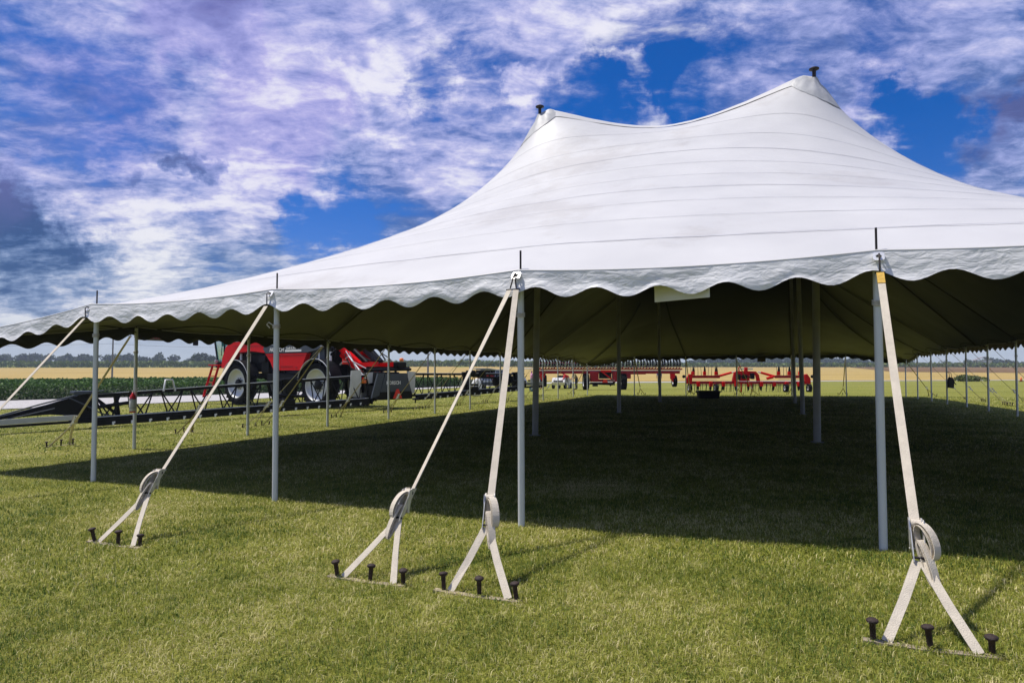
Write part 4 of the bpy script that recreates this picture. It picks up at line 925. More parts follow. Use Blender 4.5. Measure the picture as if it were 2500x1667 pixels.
for k in range(5): q = k/4; ld.beam((7.85+.12*(.14+.8*q), 1.10+.4*(.14+.8*q), 1.88-1.6*(.14+.8*q)), (8.40+.12*(.14+.8*q), 1.10+.4*(.14+.8*q), 1.88-1.6*(.14+.8*q)), .12, .035)
ld.build('ladder', M_RED, sp)
# rear of the machine
MB().box((.35, 0, 2.25), (1.5, 1.9, 1.0), bev=.12).box((-.5, 0, 1.9), (.5, .7, .9), bev=.06).box((.2, .7, 2.78), (.7, .5, .3), bev=.08).tube([(-.1, .8, 1.9), (-.4, .95, 2.3), (-.6, .8, 2.55), (-.5, .3, 2.7)], .05, 6).tube([(0, 1.0, 2.62), (-.4, 1.05, 2.75), (-.7, .95, 2.45), (-.4, .8, 2.1)], .035, 6).build('engine_bay', M_BLK, sp)
MB().box((.4, .965, 2.3), (.8, .02, .5)).box((.3, .75, 2.9), (.1, .3, .16)).build('engine_grille', M_GRAPH, sp)
for y in (.52, -.52):
    a = MB(); a.beam((-.35, y, 2.72), (-1.75, y, 1.80), .20, .26); a.beam((-.55, y, 2.30), (-1.7, y, 1.55), .14, .15); a.tube([(-.35, y-.12, 2.72), (-.35, y+.12, 2.72)], .15, 12); a.beam((-1.6, y, 1.82), (-2.75, y, 1.86), .18, .22); a.beam((-1.6, y, 1.60), (-2.0, y, 1.2), .12, .3); a.build('lift_arm', M_RED, sp)
    MB().tube([(-.7, y*.55, 2.75), (-1.9, y*.55, 1.95)], .085, 10).build('hydraulic_ram', M_BLK, sp)
MB().beam((-1.2, 0, 2.85), (-2.3, 0, 1.98), .5, .12).tube([(-1.25, .2, 2.92), (-1.9, .25, 2.6), (-2.5, .2, 2.1)], .04, 6).tube([(-1.25, -.15, 2.98), (-2.0, -.2, 2.6), (-2.6, -.1, 2.05)], .035, 6).build('hose_bundle', M_BLK, sp)
for k in range(9):
    y0_ = random.uniform(-1, 1.1); x0_ = random.uniform(-1.4, -.6); MB().tube([(x0_, y0_, random.uniform(1.5, 2.6)), (x0_-.5, y0_+random.uniform(-.2, .2), random.uniform(1.3, 2.4)), (-2.5, y0_*.9, random.uniform(1.2, 1.9))], random.uniform(.018, .035), 5).build('hose', random.choice((M_BLK, M_BLK, M_SILV)), sp)
MB().beam((-1.3, 0, 2.98), (-1.75, 0, 2.62), .34, .14).build('upper_link', M_RED, sp)
MB().box((-1.42, 1.02, 1.98), (.05, .34, .22)).build('tail_lamp', M_SMV, sp)
MB().box((-1.44, 1.02, 1.98), (.04, .34, .03)).build('lamp_stripe', M_WHITE, sp)
for y, z in ((1.35, 1.1), (-.75, 2.0)): MB().lathe([(0, 0), (.09, 0), (.10, .04), (.08, .13), (0, .15)], 12, X=Matrix.Translation((-2.9, y, z))).build('amber_lamp', M_ORANGE, sp)
cf = MB(); BS = -2.9
for y in (-1.15, -.4, .4, 1.15): cf.beam((BS, y, .45), (BS, y, 1.75), .10, .10)
for z in (.5, 1.05, 1.72): cf.beam((BS, -1.2, z), (BS, 1.2, z), .10, .10)
cf.box((BS+.25, 0, 1.05), (.5, 1.3, 1.0), bev=.05); cf.tube([(BS-.1, -1.2, 1.66), (BS-.1, 1.3, 1.62)], .06, 8); cf.box((BS-.1, -.55, 1.86), (.3, .5, .22), bev=.04); cf.build('boom_frame', M_BLK, sp)
MB().prism([(-.98, .42), (.98, .42), (.98, .62), (.62, 1.50), (-.62, 1.50), (-.98, .62)], BS-.42, BS-.20, 'x').build('rear_cover_base', M_BLK, sp)
MB().prism([(-.90, .74), (.90, .74), (.60, 1.48), (-.60, 1.48)], BS-.455, BS-.425, 'x').build('rear_cover', M_GRAPH, sp)
MB().prism([(.94, .60), (1.35, .50), (1.02, 1.50), (.64, 1.50)], BS-.44, BS-.38, 'x').build('cover_wing', M_GRAPH, sp)
link('lettering', text_mesh('HORSCH', .20, M_WHITE, .003, 0, bold=.004), sp).matrix_local = frame((BS-.458, .16, 1.10), (0, -1, 0), (-1, 0, 0))
MB().prism([(-.32, .46), (.20, .46), (.14, .58), (.0, .84), (-.12, .84), (-.26, .58)], BS-.475, BS-.458, 'x').build('slow_vehicle_emblem', M_SMV, sp)
MB().lathe([(.03, 0), (.03, .12), (.14, .14), (.14, .2), (0, .22)], 12, X=Matrix.Translation((BS-.35, -1.25, .22))).build('support_foot', M_BLKP, sp)
MB().prism([(1.60, .55), (2.2, .62), (2.12, 1.60), (1.62, 1.64)], BS-.12, BS-.09, 'x').build('boom_shield', M_LGREY, sp); MB().prism([(1.02, 1.12), (1.2, 1.08), (1.34, 1.52), (.98, 1.54)], BS-.12, BS-.09, 'x').build('boom_shield', M_LGREY, sp)
MB().prism([(-1.2, .58), (-1.45, .66), (-1.5, 1.55), (-.98, 1.58)], BS-.12, BS-.09, 'x').build('boom_shield', M_LGREY, sp)
NOZ = MB().tube([(0, 0, 0), (0, 0, -.09)], .028, 6).box((0, -.035, -.02), (.03, .03, .05)).mesh('nozzle', M_WHITE)
def zb(y): return .47-.235*y/13.4 if y > 0 else .47-.026*y
def hh(y): return .98-.36*abs(y)/11.5
def wing(y0, y1, npan, joints):
    sg = 1 if y1 > 0 else -1; b = MB(); ys_ = np.linspace(y0, y1, npan+1)
    for a, c in zip(ys_, ys_[1:]):
        za, zc = zb(a), zb(c); ta, tc_ = za+hh(a), zc+hh(c)
        b.beam((BS, a, ta), (BS, c, tc_), .085, .085)
        for ds in (-.24, .24): b.beam((BS+ds, a, za+.02), (BS+ds, c, zc+.02), .06, .06)
        m = (a+c)/2; zm = zb(m); tm = zm+hh(m)
        for ds in (-.24, .24):
            b.tube([(BS, a+.12*sg, ta), (BS+ds, m, zm)], .022, 5); b.tube([(BS, c-.12*sg, tc_), (BS+ds, m, zm)], .022, 5)
        b.beam((BS-.24, a, za), (BS+.24, a, za), .04, .04)
    for y in joints:
        z = zb(y); b.box((BS, y, z+hh(y)/2), (.22, .34, hh(y)*.98), bev=.03); b.box((BS, y, z+hh(y)+.04), (.26, .55, .16), bev=.03); b.tube([(BS-.2, y-.6, z+.3), (BS-.2, y+.6, z+.36)], .05, 8); b.box((BS-.1, y+.2*sg, z+.12), (.5, .5, .22), bev=.03)
        b.tube([(BS-.05, y-.7, z+hh(y)+.02), (BS-.05, y-.2, z+hh(y)+.14), (BS-.05, y+.5, z+hh(y)+.02)], .03, 6)
    o = b.build('boom_wing', M_BLK, sp)
    nb = MB()
    for a, c in zip(ys_, ys_[1:]): nb.beam((BS-.30, a, zb(a)-.09), (BS-.30, c, zb(c)-.09), .08, .17)
    nb.build('nozzle_bar', M_BLK, o)
    tb_ = MB(); tb2 = MB()
    tb_.tube([(BS-.25, a, zb(a)+.062) for a in ys_], .02, 6); tb2.tube([(BS-.05, a, zb(a)+hh(a)+.052) for a in ys_], .012, 6)
    tb_.build('steel_pipe', M_SILV, o); tb2.build('steel_pipe', M_SILV, o)
    y = y0
    while abs(y) < abs(y1)-.3:
        y += .5*sg; n_ = link('nozzle', NOZ, o); n_.location = (BS-.36, y, zb(y)-.08)
    return o
wl = wing(1.35, 11.3, 11, (4.9,)); wr_ = wing(-1.35, -9.6, 9, (-5.2, -9.4))
# open hinge bracket at the fold of the left wing
hg = MB(); z_ = zb(11)
for y_ in (10.55, 11.15): hg.beam((BS, y_, z_-.05), (BS, y_+.1, z_+.68), .10, .09)
hg.beam((BS, 10.5, z_+.66), (BS, 11.6, z_+.68), .12, .10); hg.beam((BS, 10.5, z_+.02), (BS, 11.7, z_), .14, .12); hg.beam((BS, 10.6, z_+.1), (BS, 11.2, z_+.6), .07, .07); hg.tube([(BS-.1, 10.3, z_+.42), (BS-.1, 11.4, z_+.30)], .05, 8)
hg.build('fold_bracket', M_BLK, wl)
# folded tip of the left wing
MB().prism([(11.2, zb(11)-.10), (11.2, zb(11)+.72), (11.75, zb(11)+.62), (12.3, zb(12)+.46), (13.1, zb(13)+.28), (14.2, zb(14)+.04), (14.2, zb(14)), (13.2, zb(13)+.17), (12.3, zb(12)+.20), (11.9, zb(12)+.16), (11.7, zb(11)-.10)], BS-.04, BS+.10, 'x').build('boom_tip', M_BLK, sp)
tpb = MB(); tpb.tube([(BS-.12, 11.0, zb(11)+.78), (BS-.14, 11.6, zb(11)+.70), (BS-.14, 12.6, zb(12)+.46), (BS-.12, 13.9, zb(13)+.10)], .022, 6); tpb.tube([(BS-.15, 12.2, zb(12)+.36), (BS-.15, 13.7, zb(13)+.06)], .016, 5)
tpb.tube([(BS-.16, 11.9, zb(11)+.62), (BS-.22, 11.5, zb(11)+.40), (BS-.25, 11.1, zb(11)+.15), (BS-.2, 10.6, zb(11)+.02)], .018, 5); tpb.box((BS, 11.5, zb(11)+.74), (.3, .5, .08), bev=.02); tpb.build('tip_hose', M_GRAPH, wl)
MB().beam((BS-.22, 11.75, zb(12)+.10), (BS-.22, 15.6, zb(15)+.09), .10, .13).build('tip_beam', M_SILV, wl); MB().beam((BS-.22, 11.4, zb(12)-.01), (BS-.22, 15.6, zb(15)-.01), .12, .06).build('tip_rail', M_BLK, wl)
MB().beam((BS-.2, -9.3, zb(-9.6)+.16), (BS-.2, -11.6, zb(-11.6)+.12), .10, .18).build('tip_beam', M_SILV, wr_); MB().beam((BS-.22, -9.3, zb(-9.6)-.02), (BS-.22, -11.6, zb(-11.6)-.04), .10, .08).build('tip_rail', M_BLK, wr_)
t2 = MB()
for k in range(6): t2.box((BS, -7.6-.42*k, zb(-8)+.35+.1*(k % 2)), (.3, .28, .4), bev=.05)
t2.beam((BS, -5.2, zb(-6)+.74), (BS, -9.8, zb(-8)+.40), .1, .1); t2.box((BS, -6.3, zb(-6)+.86), (.3, .5, .28), bev=.06); t2.box((BS, -5.5, zb(-6)+.86), (.3, .45, .26), bev=.06); t2.build('fold_gear', M_BLK, wr_)
MB().tube([(BS-.1, 9.35, zb(9)+.68), (BS-.1, 9.3, zb(9)+1.02), (BS-.1, 9.1, zb(9)+1.02), (BS-.1, 9.0, zb(9)+.68)], .03, 6).build('height_sensor', M_LGREY, wl)
# white sack by the far boom
q = at(1160, 940, 41.5); ws = MB().lathe([(0, 0), (.30, .05), (.34, .3), (.30, .8), (.2, 1.05), (.05, 1.15), (0, 1.15)], 14); pts_ = ws.v; ws.v = [(x*1.1+.12*z, y*.5+.05*mnoise.noise((x*4, y*4, z*4)), z) for x, y, z in pts_]
o = ws.build('white_sack', M_WHC); o.location = (q.x, q.y, ter(q.x, q.y)); tag(o, 'upright white sack leaning by the boom near the silver car', 'sack')

# ---- planter
PX, PY = 7.9, 56.0
pl = thing('seed_planter', 'wide red planter carrying a long row of black row units', 'planter', (PX, PY, ter(PX, PY)), R(-1))
def lx(px, Y=PY, c=PX): return (px-1250)/F*Y-c
for px in (1428, 1521): wheel(pl, (lx(px), 0, .70), .70, .50, .46, 14, face=-1 if False else 1, n=28).rotation_euler = (0, 0, PI/2)
for w in [c for c in pl.children if c.name.startswith('wheel')]:
    pass
def reset_wheels(parent, specs):
    for c in list(parent.children):
        if c.name.startswith('wheel'):
            for k in list(c.children): bpy.data.objects.remove(k)
            bpy.data.objects.remove(c)
    for (x, y, z, R_, w, rr) in specs:
        o = wheel(parent, (0, 0, 0), R_, w, rr, 14, face=1, n=28); o.location = (x, y, z); o.rotation_euler = (0, 0, PI/2)
reset_wheels(pl, [(lx(1430), 0, .70, .70, .50, .48), (lx(1521), 0, .70, .70, .50, .48), (lx(1647), .3, .74, .50, .34, .28), (lx(1330), .3, .74, .50, .34, .28)])
MB().beam((lx(1312), 0, 1.52), (lx(1658), 0, 1.52), .22, .30).build('toolbar', M_REDD, pl); MB().beam((lx(1312), -.13, 1.64), (lx(1660), -.13, 1.64), .04, .06).build('bar_pipe', M_LGREY, pl); MB().beam((lx(1312), 0, 1.76), (lx(1664), 0, 1.76), .16, .12).build('upper_bar', M_REDD, pl)
MB().box((lx(1450), 0, 1.12), (.7, .9, .86), bev=.04).box((lx(1502), 0, 1.12), (.55, .9, .86), bev=.04).box((lx(1475), .2, .78), (1.9, .6, .22), bev=.03).beam((lx(1540), 0, 1.42), (lx(1575), 0, 1.42), .3, .22).box((lx(1532), .1, 1.2), (.5, .5, .5), bev=.05).build('centre_frame', M_REDD, pl)
MB().box((lx(1477), .05, 1.25), (1.0, .5, .6)).beam((lx(1440), 0, .55), (lx(1500), 0, .55), .3, .16).box((lx(1452), -.2, .40), (.45, .2, .22)).build('drive_gear', M_BLK, pl)
MB().box((lx(1478), -.3, 1.58), (.9, .2, .18), bev=.04).beam((lx(1470), -.3, 1.5), (lx(1492), -.3, .9), .1, .1).build('hose_cover', M_RED, pl)
MB().prism([(lx(1468), .62), (lx(1482), .62), (lx(1478), .90), (lx(1472), .90)], -.50, -.47, 'y').build('slow_vehicle_emblem', M_SMV, pl)
link('lettering', text_mesh('HORSCH', .17, M_LGREY, .004, .1), pl).matrix_local = frame((lx(1489), -.48, .78), (1, 0, 0), (0, -1, 0))
MB().tube([(lx(1437), -.2, .5), (lx(1500), -.2, .42)], .04, 6).beam((lx(1502), -.1, .75), (lx(1488), -.1, .35), .12, .14).build('drawbar', M_BLK, pl)
for px in (1641, 1324): MB().prism([(lx(px)-.22, 1.45), (lx(px)+.18, 1.45), (lx(px)+.20, .9), (lx(px)+.05, .65), (lx(px)-.2, .95)], -.1, .1, 'y').build('wheel_fork', M_RED, pl)
ru = MB(); ru.box((0, 0, .36), (.10, .34, .34), 0, bev=.02); ru.box((.01, -.05, .60), (.12, .24, .22), 0, bev=.05); ru.tube([(-.045, -.2, .34), (.045, -.2, .34)], .13, 12, 0); ru.tube([(-.04, .0, .74), (.04, .0, .74)], .11, 12, 0)
ru.box((-.065, -.14, .46), (.03, .10, .34), 1); ru.box((.03, -.22, .76), (.05, .03, .09), 1); ru.beam((-.08, -.1, .02), (.06, -.12, .16), .09, .07, 2); ru.box((0, -.16, .20), (.05, .06, .1), 1)
RU1 = ru.mesh('row_unit', [M_BLK, M_LGREY, M_REDD])
ru.box((.0, -.20, .44), (.11, .05, .16), 2); RU2 = ru.mesh('row_unit', [M_BLK, M_LGREY, M_REDD])
x = lx(1319); k = 0
while x < lx(1660):
    o = link('row_unit', RU2 if x < -1.8 else RU1, pl); o.location = (x, -.05, 1.80); o.scale = (1.25, 1.1, 1.0); o.rotation_euler = (R(random.uniform(-8, 8)), 0, R(random.uniform(-10, 10))); x += .253; k += 1
# ---- tined cultivator
CX, CY = 16.9, 46.8
cu = thing('tined_cultivator', 'wide red cultivator with rows of thin tines on the lawn', 'cultivator', (CX, CY, ter(CX, CY)), 0)
def cx_(px): return lx(px, CY, CX)
MB().beam((-4.25, 0, .67), (4.15, 0, .67), .16, .20).build('lower_beam', M_REDD, cu)
for a, b_ in ((1684, 1757), (1893, 1962)): MB().beam((cx_(a), .1, 1.10), (cx_(b_), .1, 1.10), .16, .20).build('upper_beam', M_REDD, cu); MB().beam((cx_(a)+.2, .05, .90), (cx_(b_)-.2, .05, .90), .06, .04).build('link_rod', M_LGREY, cu)
for s in (-1, 1):
    MB().tube([(s*2.05-.1, .1, 1.12), (s*1.05-.1, .1, 1.40)], .085, 12).build('hydraulic_ram', M_RED, cu); MB().tube([(s*1.1-.1, .1, 1.39), (s*.86-.1, .1, 1.44)], .05, 8).build('ram_rod', M_LGREY, cu)
MB().tube([(1.75, -.1, 1.08), (1.3, -.1, .98)], .10, 12).build('accumulator', M_RED, cu)
MB().prism([(-1.15, .75), (-1.0, 1.42), (-.80, 1.50), (-.2, 1.52), (.55, 1.48), (.75, 1.25), (.85, .78), (.62, .78), (.55, 1.18), (.35, 1.32), (.1, 1.2), (.08, .8), (-.62, .8), (-.65, 1.25), (-.85, 1.15), (-.88, .75)], -.08, .12, 'y').box((-.15, 0, 1.62), (.22, .2, .3), bev=.03).build('headstock', M_RED, cu)
MB().beam((-.55, 0, 1.66), (.35, 0, 1.66), .06, .09).build('top_bar', M_LGREY, cu)
MB().tube([(-.62, 0, 1.3), (-.66, 0, 1.75), (-.52, 0, 1.85)], .05, 6).build('hose_post', M_REDD, cu)
MB().box((-.75, -.15, 1.08), (.3, .2, .4), bev=.05).box((-.3, -.15, 1.1), (.35, .2, .3), bev=.05).box((.25, -.15, 1.15), (.3, .2, .42), bev=.05).tube([(-.9, -.2, .9), (-.4, -.25, 1.25), (.3, -.2, .95)], .04, 6).build('valve_block', M_BLK, cu)
for px in (1806, 1832): MB().beam((cx_(px), -.15, .72), (cx_(px), -.15, 0), .07, .07, up=Vector((1, 0, 0))).build('stand_leg', M_RED, cu)
tn_ = MB().tube([(0, 0, .60), (.01, -.02, .42), (-.005, .03, .22), (.0, .05, .03)], [.019, .019, .017, .012], 5).mesh('spring_tine', M_BLK); tn2 = MB().tube([(0, 0, 0), (.005, 0, .28), (0, .02, .66)], [.018, .017, .011], 5).mesh('spring_tine', M_BLK)
x = -4.2
while x < 4.2:
    o = link('spring_tine', tn_, cu); o.location = (x+random.uniform(-.04, .04), random.choice((-.35, 0, .3)), 0); x += .155
for a, b_ in ((1684, 1757), (1893, 1962)):
    x = cx_(a)+.12
    while x < cx_(b_): o = link('spring_tine', tn2, cu); o.location = (x, .1, 1.2); o.rotation_euler = (0, R(random.uniform(-5, 5)), 0); x += .24
    for k in range(3):
        xx = cx_(a)+.25+(cx_(b_)-cx_(a)-.5)*k/2; MB().box((xx, .1, 1.34), (.2, .2, .26), bev=.03).build('tine_clamp', M_RED, cu); MB().prism([(xx-.06, 1.45), (xx+.09, 1.45), (xx+.06, 1.72), (xx, 1.84), (xx-.03, 1.66)], .04, .16, 'y').build('share', M_BLK, cu)
for k in range(9):
    xx = -3.6+.9*k; MB().box((xx, -.1, .58), (.22, .24, .34), bev=.03).build('tine_clamp', M_RED, cu); MB().prism([(xx-.08, .45), (xx+.08, .45), (xx+.05, .2), (xx, .10), (xx-.05, .2)], -.06, .06, 'y').build('share', M_BLK, cu)
MB().beam((-4.2, -.05, .49), (4.1, -.05, .49), .05, .05).build('tine_rail', M_BLK, cu)
for s in (-1, 1): MB().prism([(s*4.45, .62), (s*4.05, .55), (s*4.0, 1.25), (s*4.2, 1.30), (s*4.42, 1.0)], -.1, .14, 'y').build('end_plate', M_RED, cu); MB().lathe([(0, -.05), (.11, -.05), (.12, 0), (.11, .05), (0, .05)], 12, X=Matrix.Translation((s*4.6, 0, 1.12)) @ RY).build('marker_wheel', M_BLK, cu)
for xx in (-4.28, -2.42, 2.55, 4.2):
    o = wheel(cu, (0, 0, 0), .30, .24, .15, 10, n=20); o.location = (xx, -.35, .30); o.rotation_euler = (0, 0, PI/2)
    MB().beam((xx, -.30, .30), (xx, -.05, .64), .08, .08).build('wheel_arm', M_REDD, cu)

# ---- silver car with its tailgate up
sv = thing('silver_car', 'silver estate car with raised tailgate and crates in the back', 'car', (-2.35, 58.6, ter(-2.3, 59)), R(62))
W_ = .95
bd = MB(); prof = [(0, .45), (.02, .95), (.10, 1.05), (3.45, 1.06), (4.55, .95), (4.85, .75), (4.88, .42), (4.2, .34), (.3, .36)]
bd.prism(prof, -W_, W_, 'y')
bm = bmesh.new(); me = bd.mesh('t', M_CAR); bm.from_mesh(me); bmesh.ops.bevel(bm, geom=bm.edges[:], offset=.05, segments=2, affect='EDGES'); b2 = MB().bm(bm, 0, None, True); b2.build('body', M_CAR, sv)
gh = MB(); lo = [(.12, .90), (3.5, .90), (3.5, -.90), (.12, -.90)]; hi = [(.42, .74), (2.55, .74), (2.55, -.74), (.42, -.74)]
vs = [(x, y, 1.05) for x, y in lo]+[(x, y, 1.72) for x, y in hi]
gh.add(vs, [(0, 1, 5, 4), (1, 2, 6, 5), (2, 3, 7, 6)], 0); gh.build('window', M_DGLASS, sv)
rf = MB(); rf.box((1.5, 0, 1.76), (2.3, 1.56, .10), bev=.04)
for s in (-1, 1):
    for x0, x1 in ((.14, .44), (1.25, 1.25), (2.2, 2.1), (3.45, 2.5)): rf.beam((x0, s*.905, 1.05), (x1, s*.76, 1.74), .09, .05)
rf.build('roof', M_CAR, sv)
MB().box((.62, 0, .80), (1.1, 1.5, .5)).build('boot_lining', M_BLKP, sv)
tg = MB(); tg.box((0, 0, 0), (1.25, 1.62, .07), bev=.03, X=Matrix.Translation((-.22, 0, 1.84)) @ Matrix.Rotation(R(4), 4, 'Y')); o = tg.build('tailgate', M_CAR, sv); MB().box((-.2, 0, 1.80), (.8, 1.35, .03)).build('tailgate_glass', M_DGLASS, o)
for s in (-1, 1):
    MB().box((-.01, s*.82, .88), (.06, .2, .3), bev=.02).build('tail_lamp', M_SMV, sv); MB().tube([(.35, s*.74, 1.5), (-.5, s*.72, 1.78)], .016, 5).build('gas_strut', M_BLK, sv)
    MB().box((4.84, s*.7, .72), (.06, .36, .18), bev=.02).build('headlight', M_LGREY, sv); MB().box((3.0, s*1.04, 1.1), (.14, .16, .14), bev=.03).build('door_mirror', M_CAR, sv)
    for x in (.95, 3.9): o = wheel(sv, (x, s*.82, .36), .36, .24, .24, 0, face=s, n=24)
MB().box((-.06, 0, .52), (.14, 1.8, .22), bev=.04).build('bumper', M_GRAPH, sv)
MB().box((.02, 0, .74), (.03, .52, .12)).build('number_plate', M_WHITE, sv)
def crate(loc, d, m, label, lid=None):
    t = thing('crate', label, 'crate', loc, R(62)); x, y, z = d; b = MB()
    b.box((0, 0, .01), (x, y, .02))
    for s in (-1, 1): b.box((s*(x/2-.01), 0, z/2), (.02, y, z)); b.box((0, s*(y/2-.01), z/2), (x, .02, z))
    b.build('shell', m, t); MB().tube([(-x/2, -y/2, z), (x/2, -y/2, z), (x/2, y/2, z), (-x/2, y/2, z), (-x/2, -y/2, z)], .018, 5).build('rim', m, t)
    MB().box((0, 0, z*.6), (x*.8, y*.8, z*.7), bev=.04).build('contents', lid or m, t); return t
svm = Matrix.Translation(sv.location) @ Matrix.Rotation(R(62), 4, 'Z')
crate(tuple(svm @ Vector((.28, .42, 1.06))), (.4, .5, .3), M_BLKP, 'black crate on the left in the open boot of the silver car', M_WHITE)
crate(tuple(svm @ Vector((.26, -.05, 1.06))), (.4, .42, .28), M_EXT, 'bright red crate in the middle of the open car boot', M_ORANGE)
crate(tuple(svm @ Vector((.28, -.5, 1.06))), (.4, .42, .28), M_REDD, 'dark red crate on the right in the open car boot', M_LGREY)

# ---- white utility carts, bucket
def cart(name, label, x, y, rz, roof):
    t = thing(name, label, 'cart', (x, y, ter(x, y)), rz)
    b = MB(); b.prism([(-1.3, .35), (1.2, .35), (1.35, .6), (1.15, .98), (.75, 1.02), (.55, .55), (-.25, .55), (-.3, .85), (-1.3, .85)], -.6, .6, 'y'); b.build('body', M_WHITE, t)
    MB().box((-.05, 0, .72), (.5, 1.1, .16), bev=.05).box((-.28, 0, 1.02), (.12, 1.1, .42), bev=.04).build('seat', M_BLKP, t)
    for x_ in (-.95, .95):
        for s in (-1, 1): wheel(t, (x_, s*.56, .28), .28, .2, .16, 8, face=s, n=18)
    MB().tube([(.75, .25, .9), (.5, .25, 1.1)], .02, 6).lathe([(.15, -.015), (.18, 0), (.15, .015)], 14, X=Matrix.Translation((.48, .25, 1.12)) @ Matrix.Rotation(R(50), 4, 'Y'), close=True).build('steering_wheel', M_BLK, t)
    if roof:
        p = MB()
        for x_ in (-.6, .95):
            for s in (-1, 1): p.tube([(x_, s*.56, .8), (x_*.9, s*.54, 1.86)], .025, 6)
        p.build('roof_post', M_LGREY, t); MB().box((.12, 0, 1.9), (1.9, 1.25, .08), bev=.03).build('roof', M_WHITE, t)
    MB().box((1.32, 0, .7), (.05, .9, .14), bev=.02).build('lamp_panel', M_BLK, t); return t
cart('utility_cart', 'white roofed utility cart behind the person in pink', 1.9, 65, R(165), True)
cart('utility_cart', 'small open white cart beneath the planter bar left of its big wheel', (1372-1250)/F*61, 61, R(250), False)
q = at(1297, 947, 52); bk = thing('blue_bucket', 'blue plastic bucket on the grass below the end of the boom', 'bucket', (q.x, q.y, ter(q.x, q.y)))
MB().lathe([(0, 0), (.13, 0), (.17, .32), (.18, .33), (.165, .33), (.125, .02), (0, .02)], 16).build('shell', M_BPLAS, bk); MB().tube([(-.17, 0, .3), (-.12, 0, .45), (.12, 0, .45), (.17, 0, .3)], .008, 5).build('handle', M_IRON, bk)

